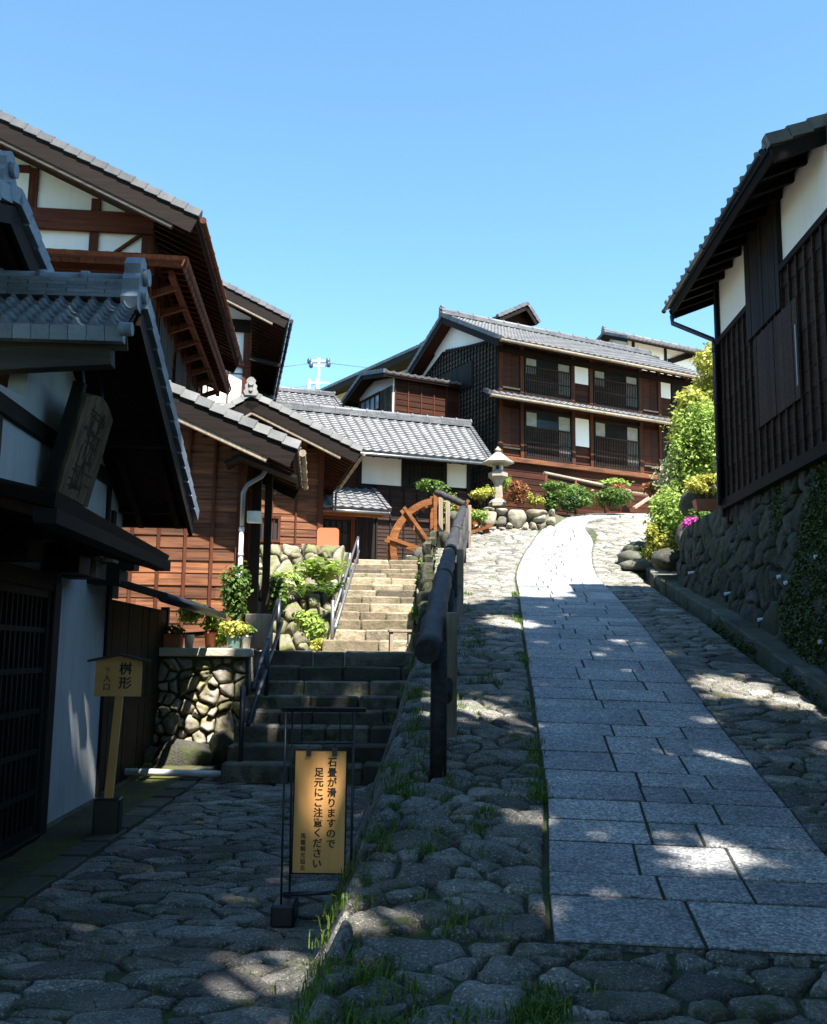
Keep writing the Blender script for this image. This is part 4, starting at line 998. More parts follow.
# small tiled roof behind the mill house
F5b=Fr(*W0.at(276,400,y=34)[:2],0,20)
h=thing('small_house','small grey tiled roof peeping over the left end of the mill house ridge','house',F5b)
L=lambda px,py,yy:F5b.at(px,py,y=yy)
a=L(344,411,-.6);r_=L(334,397,.7)
rf,_=slope_set(h,(-1.,-.6,a[2]),(a[0],-.6,a[2]),(r_[0],.7,r_[2]),(-1.,.7,r_[2]),M['tile'],verges=(None,(1,0,0)),rafter=.4,sub=6)
rf,_=slope_set(h,(-1.,2.,a[2]),(a[0],2.,a[2]),(r_[0],.7,r_[2]),(-1.,.7,r_[2]),M['tile'],verges=(None,(1,0,0)),rafter=0,sub=4)
mb=MB(); ridge_stack(mb,(-1,.7,r_[2]),(r_[0],.7,r_[2]),.1,.2,.08,.5); mb.build('ridge_tiles',M['tile'],rf)
clad(h,'wall',M['planks_dark'],FRONT(0),-1.,a[0]-.3,5.,a[2]+.1,.2,batten=.6)
# ================================================================ TWO STOREY HOUSE
F6=Fr(2.76,31.,0,28)
h=thing('two_storey_house','big two-storey dark timber house with latticed balcony windows at the top of the road','house',F6)
X=lambda px,py:F6.at(px,py,y=0)[0]
EZ=11.74; RZ=13.66; RY=2.85; XE_=9.35
clad(h,'wall',M['planks_dark'],FRONT(0),0,XE_,5.4,7.9,.2,batten=None,seed=5)
clad(h,'wall',M['cedarmid'],FRONT(0),0,XE_,7.9,10.15,.2,batten=None,seed=6)
clad(h,'wall',M['cedarmid'],FRONT(0),0,XE_,10.15,11.9,.2,batten=None,seed=7)
bx(h,'sill_beam',M['planks'],FRONT(0),0,XE_,.02,.16,7.86,8.02,b=.01); bx(h,'sill_beam',M['planks'],FRONT(0),0,XE_,.02,.12,10.12,10.26,b=.01)  # lighter planks put the sills' sunlit look into their colour
bx(h,'head_beam',M['blackbeam'],FRONT(0),0,XE_,.02,.1,11.55,11.75)
for p in (0.06,.92,3.06,3.85,6.1,7.0,8.35,9.3): bx(h,'post',M['post'],FRONT(0),p-.07,p+.07,.01,.08,7.9,12.0)
def bigwin(x0,x1,z0,z1,zr_):
    bx(h,'window_recess',M['void'],FRONT(0),x0,x1,.0,.032,z0,z1)
    o=lattice(h,FRONT(0),x0,x1,z0,z1,26,M['blackwood'],M['glass'],'balcony_window',rails=1,d0=.02,railz=zr_,barm=M['planks_black'],bw_=.035)
    mb=MB(FRONT(0)); mb.box(x0+.06,x0+.5,.034,.045,z1-.62,z1-.1); mb.build('sliding_screen',M['shoji'],o); mb=MB(FRONT(0)); mb.box(x1-.55,x1-.08,.034,.045,z0+.2,z1-.1); mb.build('sliding_screen',M['shoji'],o)
for x0,x1 in ((1.02,3.0),(3.95,6.02)):
    bigwin(x0,x1,10.24,11.62,11.3); bigwin(x0,x1,8.05,9.75,9.2)
for x0,x1 in ((.14,.82),(6.2,6.9)):
    for z0,z1 in ((10.35,11.6),(8.3,9.7)):
        boards(h,'shutter_panel',M['cedarmid'],FRONT(0),x0,x1,z0,z1,.34,d=.05); bx(h,'panel_rail',M['greypost'],FRONT(0),x0,x1,.05,.1,z0,z0+.05)
for x0,x1,z0,z1 in ((3.12,3.74,10.95,11.56),(3.12,3.74,8.72,9.7),(7.07,7.56,10.98,11.62),(8.42,9.02,11.0,11.62),(7.95,8.4,8.85,9.8)): bx(h,'plaster_panel',M['white'],FRONT(0),x0,x1,.0,.05,z0,z1)
for x0,x1,z0,z1 in ((7.62,8.33,10.5,11.7),(7.1,7.9,8.2,9.75)): boards(h,'shutter',M['blackwood'],FRONT(0),x0,x1,z0,z1,.16,d=.06)
# gable side, facing down the steps
g=lambda px,py:F6.at(px,py,x=0)
top6=lambda s: 12.6-.42*(s-3.4) if s>3.4 else 12.0+.18*s
clad(h,'wall',M['weathered'],SIDE(0,-1),0,6.1,6.,12.8,.17,top=top6,batten=.21,bm=M['blackwood'],bwid=.05,proud=.05,seed=8)
wallprism(h,'gable_wall',M['white'],[(.0,11.9),(6.1,11.3),(6.1,11.95),(RY,RZ-.12),(.0,12.1)],SIDE(.02,-1),.1)
mb=MB(SIDE(0,-1)); mb.beam((0,.06,top6(0)),(3.6,.06,top6(3.6)),.05,.08); mb.beam((3.6,.06,top6(3.6)),(6.1,.06,top6(6.1)),.05,.08); mb.build('cladding_trim',M['blackbeam'],h)
bx(h,'corner_post',M['blackwood'],None,-.06,.05,-.06,.06,5.6,11.9)
for (p,q) in (((443,345+16),(474,399)),((413,379),(441,412))):
    y0=g(q[0],q[1]-18)[1];y1=g(p[0],p[1]+18)[1]; z1=g(q[0],p[1])[2] ; z0=g(q[0],q[1]-13)[2]
    boards(h,'shutter',M['blackwood'],SIDE(-.06,-1),y0,y1,z0,z1,.2,d=.04)
boards(h,'shutter',M['blackwood'],SIDE(-.06,-1),1.8,3.3,8.4,9.2,.2,d=.04)
bx(h,'wall',M['planks_dark'],None,XE_-.1,XE_,.1,6,5.6,11.8); bx(h,'wall',M['planks_dark'],None,0.1,XE_,6.0,6.1,5.6,11.8)
gable_roof(h,-.9,EZ,RY,RZ,5.85,12.05,-.5,9.2,True,M['tile'],ends=(True,False),gutter0=M['greypost'],bargem=M['blackbeam'],barge=.2,ridge_h=.12,rafter=.4,sub=5,board=M['planks_dark'])
rf,_=slope_set(h,(-.83,-.85,9.86),(7.5,-.85,9.86),(7.5,0,10.2),(-.5,0,10.2),M['tile'],verges=((-1,0,0),(1,0,0)),rafter=.35,gutter=M['greypost'],sub=6,name='pent_roof',bargem=M['blackbeam'],barge=.1)
# smoke vent on the ridge
a=F6.at(513,311,y=5.2)
x0=F6.at(488,322,y=5.2); x1=F6.at(523,326,y=5.2)
rv,_=slope_set(h,(x0[0]-.2,4.2,x0[2]-.1),(x0[0]-.2,6.5,x0[2]-.1),(a[0],6.5,a[2]),(a[0],4.2,a[2]),M['tile'],verges=((0,-1,0),None),rafter=0,name='smoke_vent_roof',barge=.15)
rv,_=slope_set(h,(x1[0]+.1,4.2,x1[2]-.15),(x1[0]+.1,6.5,x1[2]-.15),(a[0],6.5,a[2]),(a[0],4.2,a[2]),M['tile'],verges=((0,-1,0),None),rafter=0,name='smoke_vent_roof',barge=.15)
wallprism(h,'smoke_vent_wall',M['planks_dark'],[(x0[0]+.3,13),(x1[0]-.15,13),(x1[0]-.15,x1[2]-.1),(a[0],a[2]-.2),(x0[0]+.3,x0[2])],FRONT(4.6),.1)
# ================================================================ OTHER ROOFS BEHIND
F7=Fr(*W0.at(415,380,y=39)[:2],0,28)
h=thing('big_house','large dark house whose long roof edge slopes down left behind the two-storey house','house',F7)
a=F7.at(300,400,x=0); b=F7.at(420,346,x=0)
rf,_=slope_set(h,(0,a[1],a[2]),(10,a[1],a[2]),(10,b[1],b[2]),(0,b[1],b[2]),M['tile'],verges=((-1,0,0),None),rafter=0,sub=4,bargem=M['blackbeam'],barge=.25)
rf,_=slope_set(h,(0,b[1]-(a[1]-b[1])*.25,b[2]-(b[2]-a[2])*.25),(10,b[1]-(a[1]-b[1])*.25,b[2]-(b[2]-a[2])*.25),(10,b[1],b[2]),(0,b[1],b[2]),M['tile'],verges=((-1,0,0),None),rafter=0,sub=4,bargem=M['blackbeam'],barge=.2)
wallprism(h,'gable_wall',M['cream'],[(b[1]-1,7),(a[1]-.3,7),(a[1]-.3,a[2]-.1),(b[1],b[2]-.35),(b[1]-1,b[2]-.8)],SIDE(.9,-1),.1)
bx(h,'wall_beam',M['blackbeam'],None,.84,.92,b[1]+.4,b[1]+2.0,b[2]-2.1,b[2]-.9)
F8=Fr(*W0.at(400,420,y=34)[:2],0,28)
h=thing('annex','small annex with pale gable and bluish windows left of the two-storey house','annex',F8)
a=F8.at(343,402,x=-1.6);b=F8.at(363,374,x=-1.6)
rf,_=slope_set(h,(-1.6,a[1],a[2]),(2.5,a[1],a[2]),(2.5,b[1],b[2]),(-1.6,b[1],b[2]),M['tile'],verges=((-1,0,0),None),rafter=0,sub=5,barge=.12)
e=(b[1]-1.8,b[2]-.35)
rf,_=slope_set(h,(-1.6,e[0],e[1]),(2.5,e[0],e[1]),(2.5,b[1],b[2]),(-1.6,b[1],b[2]),M['tile'],verges=((-1,0,0),None),rafter=0,sub=5,barge=.12)
wy0=e[0]+.3; wy1=a[1]-.5
wallprism(h,'gable_wall',M['white'],[(wy0,8),(wy1,8),(wy1,a[2]+.15),(b[1],b[2]-.2),(wy0,e[1]-.1)],SIDE(-1.15,-1),.1)
zw=F8.at(370,400,x=-1.15); lattice(h,SIDE(-1.15,-1),wy0+.9,wy1-.1,zw[2]-.55,zw[2]+.1,4,M['post'],M['blueglass'],'window',rails=0,d0=.01)
boards(h,'wall_boarding',M['weathered'],SIDE(-1.17,-1),wy0,wy0+.9,8,zw[2]+.1,.15); boards(h,'wall_boarding',M['weathered'],SIDE(-1.17,-1),wy0+.9,wy1,8,zw[2]-.56,.15)
clad(h,'wall',M['planks_dark'],FRONT(wy0),-1.1,2.5,8,e[1]-.0,.2,batten=.5,bm=M['post'])
F9=Fr(*W0.at(627,345,y=46)[:2],0,28)
h=thing('plaster_house','white plaster house with black posts just above the right end of the two-storey roof','house',F9)
rz_=F9.at(627,331,x=-.3); 
zt=F9.at(700,353,y=-.6)[2]; zr9=F9.at(640,329,y=1.2)[2]
gable_roof(h,-.7,zt,1.1,zt+.75,3.0,zt,-.5,12,True,M['tile'],ends=(True,False),bargem=M['blackbeam'],barge=.16,ridge_h=.1,rafter=0,sub=4)
bx(h,'wall',M['white'],None,0,12,0,.1,8,zt+.15); wallprism(h,'gable_wall',M['white'],[(0,8),(2.6,8),(2.6,zt),(1.1,zt+.6),(0,zt+.2)],SIDE(0,-1),.1)
for px_ in (633,665,697,725):
    x=F9.at(px_,350,y=0)[0]; bx(h,'post',M['blackwood'],FRONT(0),x-.08,x+.08,.0,.05,8,zt+.1)
p=F9.at(668,362,y=0);q=F9.at(698,353,y=0); mb=MB(); mb.beam((p[0],-.04,p[2]),(q[0],-.04,q[2]),.08,.28,up=(0,0,1)); mb.build('brace',M['blackbeam'],h)
# ================================================================ STOREHOUSE RIGHT
S=Fr(4.32,9.8,0,-2.5)
h=thing('storehouse','black boarded storehouse with white plaster band on top of the retaining wall, right edge','storehouse',S)
yf=S.at(722,420,x=0)[1]; yn=S.at(826,400,x=0)[1]-.45
zb=S.at(722,339,x=0)[2]; zbase=S.at(725,503,x=0)[2]
e1=S.at(667,305,x=-.62); e0=S.at(766,147,x=-.62); ez=(e1[2]+e0[2])/2+.02
clad(h,'wall',M['planks_black'],SIDE(0,-1),yn,yf,zbase,zb,.24,batten=.26,bm=M['planks_black'],bwid=.032,proud=.012,seed=4)
pv=MB(SIDE(0,-1)); 
bx(h,'plaster_band',M['white'],SIDE(0,-1),yn,yf,-.1,.0,zb,ez+.25)
bx(h,'band_rail',M['blackbeam'],SIDE(0,-1),yn,yf,.0,.06,zb-.06,zb+.02)
ys0=S.at(783,260,x=0)[1]; ys1=S.at(749,280,x=0)[1]
boards(h,'upper_shutter',M['blackwood'],SIDE(-.01,-1),ys0,ys1,zb-.5,ez+.2,.12,d=.05)
q0=S.at(803,350,x=0)[1]; q1=S.at(758,350,x=0)[1]; zs0=S.at(762,421,x=0)[2]-.1
boards(h,'shutter',M['planks_black'],SIDE(-.0,-1),q0,q1,zs0,zb-.55,.16,d=.05)
z_=S.at(797,355,x=-.1); bx(h,'shutter_strip',M['greymetal'],SIDE(0,-1),z_[1]-.02,z_[1]+.02,.09,.11,z_[2]-.35,z_[2]+.35)
bx(h,'end_wall',M['planks_black'],None,0,6,yf-.1,yf,zbase-.3,ez+.2); bx(h,'end_wall',M['planks_black'],None,0,6,yn,yn+.1,zbase-.3,ez+.2)
bx(h,'corner_post',M['blackwood'],None,-.05,.06,yf-.05,yf+.06,zbase-.2,ez+.2); bx(h,'sill',M['blackbeam'],None,-.06,.06,yn,yf,zbase-.1,zbase+.04)
gable_roof(h,-.62,ez,2.9,ez+.38*3.52,6.4,ez,e0[1],e1[1],False,M['tile'],ends=(True,True),board=M['blackbeam'],bargem=M['blackbeam'],barge=.15,rafter=.42,raft_len=1.0,ridge_h=.2,gutter0=M['darkmetal'],rad=.03,sub=8,th=.03)
pts=[S.at(x,y,x=-.66) for x,y in ((672,316),(676,322))]
p1=S.at(720,334,x=-.1); p2=S.at(724,500,x=-.1)
mb=MB(); mb.tube([pts[0],(pts[0][0],pts[0][1]-.02,pts[0][2]-.12),(-.12,yf-.1,p1[2]+.02),(-.1,yf-.1,p1[2]-.1),(-.1,yf-.1,zbase-.05)],.036,10)
for z in (6.0,5.2,4.4): mb.tube([(-.1,yf-.1,z),(-.1,yf-.1,z+.05)],.044,10)
mb.build('downpipe',M['darkmetal'],h)
# ================================================================ THINGS
def P3(px,py,Y): 
    d=ray(px,py); t=Y/d[1]; return Vector((d[0]*t,Y,CZ+d[2]*t))
def text(root,name,chars,mat,x,z,size,T,step=None,off=.012,depth=.0012):
    """one column of brushed characters, top to bottom; T maps (s,d,z)"""
    step=step or size; mb=MB(T)
    cu=bpy.data.curves.new('glyph','FONT'); cu.offset=off; ob=bpy.data.objects.new('glyph',cu); COL.objects.link(ob)
    for k,ch in enumerate(chars):
        cu.body=ch; cu.extrude=0; bpy.context.view_layer.update()
        me=bpy.data.meshes.new_from_object(ob.evaluated_get(bpy.context.evaluated_depsgraph_get()))
        xs=[v.co.x for v in me.vertices]
        b=len(mb.v)
        cx=.5
        for dx,dz,dd in ((-.018,0,0),(.018,.008,.0003)):
            b=len(mb.v)
            for v in me.vertices: mb.a((x+(v.co.x-cx+dx)*size,depth+dd,z-k*step+(v.co.y-.38+dz)*size))
            for p in me.polygons: mb.face([b+i for i in p.vertices])
        bpy.data.meshes.remove(me)
    bpy.data.objects.remove(ob); bpy.data.curves.remove(cu)
    return mb.build(name,mat,root)
# ---- notice stand with hanging board
Y0=5.72
c=P3(320,885,Y0); k=Y0/960*1.01
st=thing('notice_stand','thin black steel stand with a flat top rail holding the wooden notice board','stand',None,loc=(c.x,Y0,zc(Y0)+.0))
O=Vector((c.x,Y0,zc(Y0)))
def q(px,py,dy=0): return tuple(P3(px,py,Y0+dy)-O)
tl=q(283,709);tr=q(366,709)
mb=MB(); mb.box(tl[0],tr[0],-.05,.05,tl[2]-.012,tl[2]+.012,b=.004); mb.build('top_rail',M['blackwood'],st)
for px_,dy in ((287,-.09),(291.5,.09),(353,.09),(355,-.09)):
    a=q(px_,712); b=q(px_-3.5,888); mb=MB(); mb.tube([(a[0],dy*.55,a[2]),(b[0],dy,.06 if px_<300 else .14)],.0065,8); mb.build('leg',M['darkmetal'],st)
a=q(291,743);b=q(353,743); mb=MB(); mb.tube([(a[0],0,a[2]),(b[0],0,b[2])],.008,8); mb.tube([(q(302,710)[0],0,tl[2]),(q(302,743)[0],0,a[2])],.005,6);mb.tube([(q(340,710)[0],0,tl[2]),(q(340,743)[0],0,a[2])],.005,6); mb.build('hanger_bar',M['darkmetal'],st)
a=q(283,884);b=q(350,880)
mb=MB(); mb.box(a[0]-.05,a[0]+.08,-.12,.12,.0,.12,b=.012); mb.build('base_block',M['blackplastic'],st)
mb=MB(); mb.box(b[0]-.03,b[0]+.05,-.12,.12,.06,.17,b=.012); mb.build('base_block',M['blackplastic'],st)
mb=MB(); mb.tube([(a[0],.0,.15),(b[0],0,.17)],.013,8); mb.tube([(a[0],.08,.13),(b[0],.08,.16)],.010,8); mb.build('base_rail',M['darkmetal'],st)
bl=q(292.5,872);br=q(344.5,873);bt=q(296,750);btr=q(346.5,750)
w=(br[0]-bl[0]+btr[0]-bt[0])/2; hgt=bt[2]-bl[2]
bd=thing('notice_board','light wooden board hanging in the black stand, with three columns of black brushed writing','sign',None,loc=tuple(Vector(((bl[0]+br[0]+bt[0]+btr[0])/4,-.012,bl[2]))+O),group=None)
mb=MB(); mb.box(-w/2,w/2,-.009,.009,0,hgt,b=.002); mb.build('board',M['palewood'],bd)
mb=MB(); 
e=.006
for s_ in ((-w/2-e,-w/2,-e,hgt+e),(w/2,w/2+e,-e,hgt+e)): mb.box(s_[0],s_[1],-.012,.012,s_[2],s_[3])
mb.box(-w/2,w/2,-.0115,.0115,-e,-.0002);mb.box(-w/2,w/2,-.0115,.0115,hgt+.0002,hgt+e); mb.build('frame',M['blackwood'],bd)
for s_ in (-w*.24,w*.27):
    mb=MB(); mb.box(s_-.014,s_+.014,-.02,-.0095,hgt-.03,hgt+.015); mb.tube([(s_,-.012,hgt),(s_,0,hgt+.05)],.004,6); mb.build('clip',M['darkmetal'],bd)
TB=FRONT(-.0092); m=w/51.5
text(bd,'writing','石畳が滑りますので',M['ink'],11.8*m,hgt-11*m,9.6*m,TB,9.9*m,.010)
text(bd,'writing','足元にご注意ください',M['ink'],-1.4*m,hgt-21*m,9.6*m,TB,9.8*m,.010)
text(bd,'writing','馬籠観光協会',M['ink'],-15.6*m,hgt-83*m,5.6*m,TB,6.1*m,.004)
# ---- wooden post sign
Y1=8.05; c=P3(107,832,Y1); z0=zc(Y1)
ps=thing('post_sign','small gabled wooden sign on a square post in a black base beside the plaster pillar','sign',None,loc=(c.x,Y1,z0),rot=R(8))
k=Y1/960*1.0
mb=MB(); mb.box(-.105,.10,-.09,.11,-.02,.29,b=.012); mb.build('base_block',M['blackplastic'],ps)
mb=MB(); mb.hexa([(-.035,-.03,.27),(.03,-.03,.27),(.03,.03,.27),(-.035,.03,.27),(.01,-.03,1.13),(.07,-.03,1.13),(.07,.03,1.13),(.01,.03,1.13)]); mb.build('post',M['palewood'],ps)
B0_=(.0+.05)
mb=MB(); pts=[(-.155,1.10),(.215,1.10),(.215,1.385),(.03,1.425),(-.155,1.385)]
f=[mb.a((x,-.05,z)) for x,z in pts];b=[mb.a((x,-.031,z)) for x,z in pts]; mb.face(f);mb.face(b[::-1])
for i in range(5): mb.face([f[i],f[(i+1)%5],b[(i+1)%5],b[i]])
mb.build('board',M['palewood'],ps)
mb=MB(); mb.beam((-.215,-.03,1.385),(.03,-.03,1.44),.14,.018); mb.beam((.03,-.03,1.44),(.275,-.03,1.385),.14,.018); mb.build('cap',M['greybeam'],ps)
TS=FRONT(-.0502)
text(ps,'writing','桝形',M['ink'],.085,1.325,.105,TS,.115,.012); text(ps,'writing','下',M['redink'],-.06,1.31,.05,TS,.06,.008); text(ps,'writing','入口',M['ink'],-.06,1.245,.062,TS,.068,.008)
# ---- log handrail
hr=thing('log_handrail','long thick dark log handrail on posts running up the left edge of the road','handrail',None,loc=(.3,6.6,.75)); O=Vector((.3,6.6,.75))
K=[P3(427,653,6.5),P3(435,612,8.3),P3(443.5,578,10.3),P3(449.5,553,13.0),P3(455.5,531,17.),P3(463,509,22.6)]
def railpt(y):
    for a,b in zip(K,K[1:]):
        if a.y<=y<=b.y or b is K[-1]: return a.lerp(b,(y-a.y)/(b.y-a.y))
    return K[0]
def logseg(a,b,r0,r1,mat=M['log']):
    mb=MB(); n=14; pts=[];rs=[]
    for i in range(n+1):
        t=i/n; p=a.lerp(b,t); pts.append(tuple(p-O+Vector((.008*math.sin(i*1.3),0,.008*math.cos(i*1.7))))); rs.append(lerp(r0,r1,t)*(1+.05*math.sin(i*2.2)))
    mb.tube(pts,rs,18); mb.build('rail_log',mat,hr)
logseg(K[0],K[2],.083,.10); 
for a,b in ((K[2],K[3]),(K[3],K[4]),(K[4],K[5])): logseg(a+(b-a).normalized()*-.05,b,.093,.088)
e=P3(436,492,22.9); logseg(K[5]+V(.05,0,.1),e,.085,.08)
for i,y in enumerate((6.78,9.4,11.6,14.2,17.,19.8,22.5)):
    p=railpt(y); base=zr(y)-.1; x=p.x+.075
    mb=MB(); mb.tube([(x-O.x,y-O.y,base-O.z),(x-O.x+.0,y-O.y,p.z+.02-O.z)],.062 if i else .058,12); mb.build('post',M['log'],hr)
for y in (7.7,12.6,22.6):
    p=railpt(y); x=p.x+.15; mb=MB(); mb.box(x-.045-O.x,x+.045-O.x,y-.045-O.y,y+.045-O.y,zr(y)-.1-O.z,p.z+.09-O.z,b=.008); mb.build('post',M['greypost'],hr)
mb=MB(); pts=[]
for i in range(20):
    y=lerp(7.2,22.,i/19); p=railpt(y); pts.append(tuple(Vector((p.x+.12,y,lerp(zr(y),p.z,.48)))-O))
mb.tube(pts,.045,10); mb.build('lower_rail',M['log'],hr)
for px_ in (441,448): 
    a=P3(px_,497,23.2); mb=MB(); mb.box(a.x-.05-O.x,a.x+.05-O.x,23.2-O.y,23.3-O.y,4.-O.z,a.z-O.z); mb.build('post',M['greypost'],hr)
# ---- metal handrails
def metalrail(label,tubes,posts,r=.021,mat=None):
    b=tubes[0][0]; O=Vector((b.x,b.y,b.z-.7)); rt=thing('metal_handrail',label,'handrail',None,loc=tuple(O),group='metal handrails on the stone steps'); mat=mat or M['darkmetal']
    for a,c_ in tubes: mb=MB(); mb.tube([tuple(a-O),tuple(c_-O)],r,10); mb.build('rail',mat,rt)
    for p,z0 in posts: mb=MB(); mb.tube([tuple(Vector((p.x,p.y,z0))-O),tuple(p-O)],r*1.15,10); mb.build('post',mat,rt)
metalrail('black double-tube handrail on the left side of the lower, shaded stone steps',[(P3(253,690,11.0),P3(278,600,13.4)),(P3(248,725,11.0),P3(282,622,13.5))],[(P3(243,686,10.95),.2),(P3(268,638,12.2),.9),(P3(279,600,13.4),1.55)],.026)
metalrail('grey double-tube handrail climbing the left side of the upper, sunlit stone steps',[(P3(334,612,14.7),P3(358,537,23.2)),(P3(335,628,14.8),P3(359,551,23.2))],[(P3(333,600,14.6),1.55),(P3(343,574,17.5),2.3),(P3(350,553,20.5),3.0),(P3(358,537,23.2),3.7)],.024,M['greymetal'])
# ---- drain pipe on the ground
mb=MB(); a=P3(158,768,10.9);b=P3(226,773,10.9); a.z=b.z=.24; mb.tube([tuple(a+V(-.6,0,.02)),tuple(b)],.038,12); mb.tube([tuple(b),tuple(b+V(.06,0,0))],.05,12); mb.tube([tuple(b+V(.06,0,0)),tuple(b+V(.09,0,-.15))],.04,12)
solo(at_base(mb.build('drain_pipe',M['pvc']),(b.x,b.y,.15)),'white plastic drain pipe lying across the moss from the shed to the lowest stone step','pipe')
# ---- little stool on the landing
c=P3(400,655,13.55)
stl=thing('stool','small grey wooden stool standing at the foot of the upper steps','stool',None,loc=(c.x,13.55,1.6),rot=R(6))
mb=MB(); mb.box(-.17,.17,-.13,.13,.27,.305,b=.006); mb.build('seat',M['greypost'],stl)
for sx in (-1,1):
    for sy in (-1,1): mb=MB(); mb.box(sx*.13-.022,sx*.13+.022,sy*.09-.022,sy*.09+.022,0,.27); mb.build('leg',M['greypost'],stl)
mb=MB(); mb.box(-.108,.108,-.10,-.08,.08,.11); mb.box(-.108,.108,.08,.10,.08,.11); mb.build('stretcher',M['greypost'],stl)
# ---- orange board at the top of the rockery
c=P3(327.5,556,20.6); w_=.235; hh=P3(327.5,528,20.6).z-c.z
ob=thing('orange_board','plain orange board with rounded top corners standing at the head of the rockery','board',None,loc=(c.x,20.6,c.z),rot=R(4))
mb=MB(FRONT(0)); pts=[(-w_,0),(w_,0),(w_,hh-.06),(w_-.02,hh-.02),(w_-.06,hh),(-w_+.06,hh),(-w_+.02,hh-.02),(-w_,hh-.06)]
f=[mb.a((x,.02,z)) for x,z in pts];b=[mb.a((x,-.02,z)) for x,z in pts]; mb.face(f);mb.face(b[::-1])
for i in range(8): mb.face([f[i],f[(i+1)%8],b[(i+1)%8],b[i]])
mb.build('panel',M['orangeboard'],ob)
for s_ in (-.17,.17): mb=MB(); mb.box(s_-.02,s_+.02,-.12,.12,-.04,.0); mb.build('foot',M['post'],ob)
# ---- water wheel
c=P3(440,550,24.8); ww=thing('water_wheel','big orange wooden water wheel with crossing spokes, in front of the mill house','water wheel',None,loc=tuple(c),rot=R(8))
ro=P3(440,499,24.8).z-c.z; ri=ro-.165
for dy in (-.28,.28):
    mb=MB(); n=56
    for k in range(n):
        a0,a1=2*math.pi*k/n,2*math.pi*(k+.97)/n; tn=.5+.4*math.sin(k*7)
        P=[]
        for y in (dy-.035,dy+.035):
            P.append([(r_*math.cos(a),y,r_*math.sin(a)) for r_,a in ((ri,a0),(ro,a0),(ro,a1),(ri,a1))])
        mb.hexa(P[0]+P[1],(int(k/7)%2)*.5+.25)
    mb.build('rim',M['wheelwood'],ww)
    for k in range(10):
        a=math.pi*k/5+.42; d=Vector((math.cos(a),0,math.sin(a))); s_=Vector((-d.z,0,d.x))
        mb=MB(); L=ro*1.08
        mb.beam(tuple(d*.1+s_*.17+V(0,dy-.075,0)),tuple(d*L+s_*.05+V(0,dy-.075,0)),.085,.055,up=(0,1,0)); mb.build('spoke',M['wheelwood'],ww)
for k in range(32):
    a=2*math.pi*k/32; d=Vector((math.cos(a),0,math.sin(a))); mb=MB(); mb.beam(tuple(d*(ri-.06)),tuple(d*(ro-.03)),.49,.022,up=(-d.z,0,d.x)) ; mb.build('paddle',M['planks'],ww)
mb=MB(); mb.tube([(0,-.7,0),(0,1.2,0)],.11,12); mb.build('axle',M['wheelwood'],ww)
mb=MB(); mb.box(-.95,-.2,-.6,-.45,-.32,-.22); mb.build('support_beam',M['steelpale'],ww)
# ---- stone lantern
c=P3(498,503,26.0); k=26/960.*1.0
ln=thing('stone_lantern','pale stone lantern with broad curved cap standing among shrubs beside the road','stone lantern',None,loc=(c.x,26.,c.z-.1),rot=R(20))
def hexpart(name,prof,n=6): mb=MB(); mb.lathe(prof,(0,0,0),n,smooth=False); return mb.build(name,M['lantern'],ln)
zt=lambda py:P3(498,py,26.).z-c.z+.1
hexpart('base',[(.26,0),(.26,.1),(.2,.17),(.15,.2)])
hexpart('pillar',[(.135,.2),(.12,zt(490)),(.115,zt(484)),(.17,zt(480)),(.25,zt(478))])
hexpart('platform',[(.25,zt(478)+.001),(.27,zt(477)),(.27,zt(473)),(.2,zt(472))])
fb=hexpart('fire_box',[(.15,zt(472)+.001),(.15,zt(464.5))])
for k_ in range(6):
    a=R(60)*k_+R(60); d=Vector((math.cos(a),math.sin(a),0)); s_=Vector((-d.y,d.x,0)); mb=MB(); cc=d*.133+V(0,0,(zt(472)+zt(464.5))/2)
    mb.beam(tuple(cc-s_*.04),tuple(cc+s_*.04),.012,.11); mb.build('opening',M['lampglass'] if k_%2==0 else M['void'],fb)
hexpart('cap',[(.2,zt(464.5)+.001),(.43,zt(464.)),(.45,zt(462.5)),(.33,zt(460)),(.2,zt(456)),(.1,zt(453)),(.08,zt(452.5))])
mb=MB(); mb.lathe([(.05,zt(452.5)),(.09,zt(451)),(.085,zt(449.5)),(.03,zt(447.5)),(.005,zt(446.5))],(0,0,0),10); mb.build('finial',M['lantern'],ln)
# ---- utility pole far behind
c=P3(318,398,62); up_=thing('utility_pole','pale utility pole with crossarms and dark insulators against the sky, far behind the roofs','utility pole',None,loc=(c.x,62,7.))
zt=lambda py:P3(318,py,62).z-7.
mb=MB(); mb.tube([(0,0,0),(0,0,zt(358))],[.15,.09],10); mb.build('pole',M['steelpale'],up_)
for py_,w_ in ((361,.75),(366,.6),(383,.75)): mb=MB(); mb.box(-w_,w_,-.08,-.0,zt(py_)-.06,zt(py_)+.06); mb.build('crossarm',M['steelpale'],up_)
for x,py_ in ((-.62,362),(-.5,366),(.62,362),(.66,365)): mb=MB(); mb.lathe([(.08,-.2),(.15,-.1),(.15,.1),(.08,.2)],(x,-.2,zt(py_)),8); mb.build('insulator',M['insul'],up_)
for x in (-.5,.05): mb=MB(); mb.lathe([(.12,-.4),(.14,-.3),(.14,.3),(.1,.4)],(x-.1,-.3,zt(386)),10); mb.build('transformer',M['steelpale'],up_)
for z,x2,z2 in ((zt(362),-26,zt(380)),(zt(384),-24,zt(402)),(zt(362),30,zt(370))):
    mb=MB(); pts=[]
    for i in range(13): t=i/12; pts.append((x2*t,0,lerp(z,z2,t)-3.0*4*t*(1-t)*.25))
    mb.tube(pts,.018,5); mb.build('wire',M['insul'],up_)
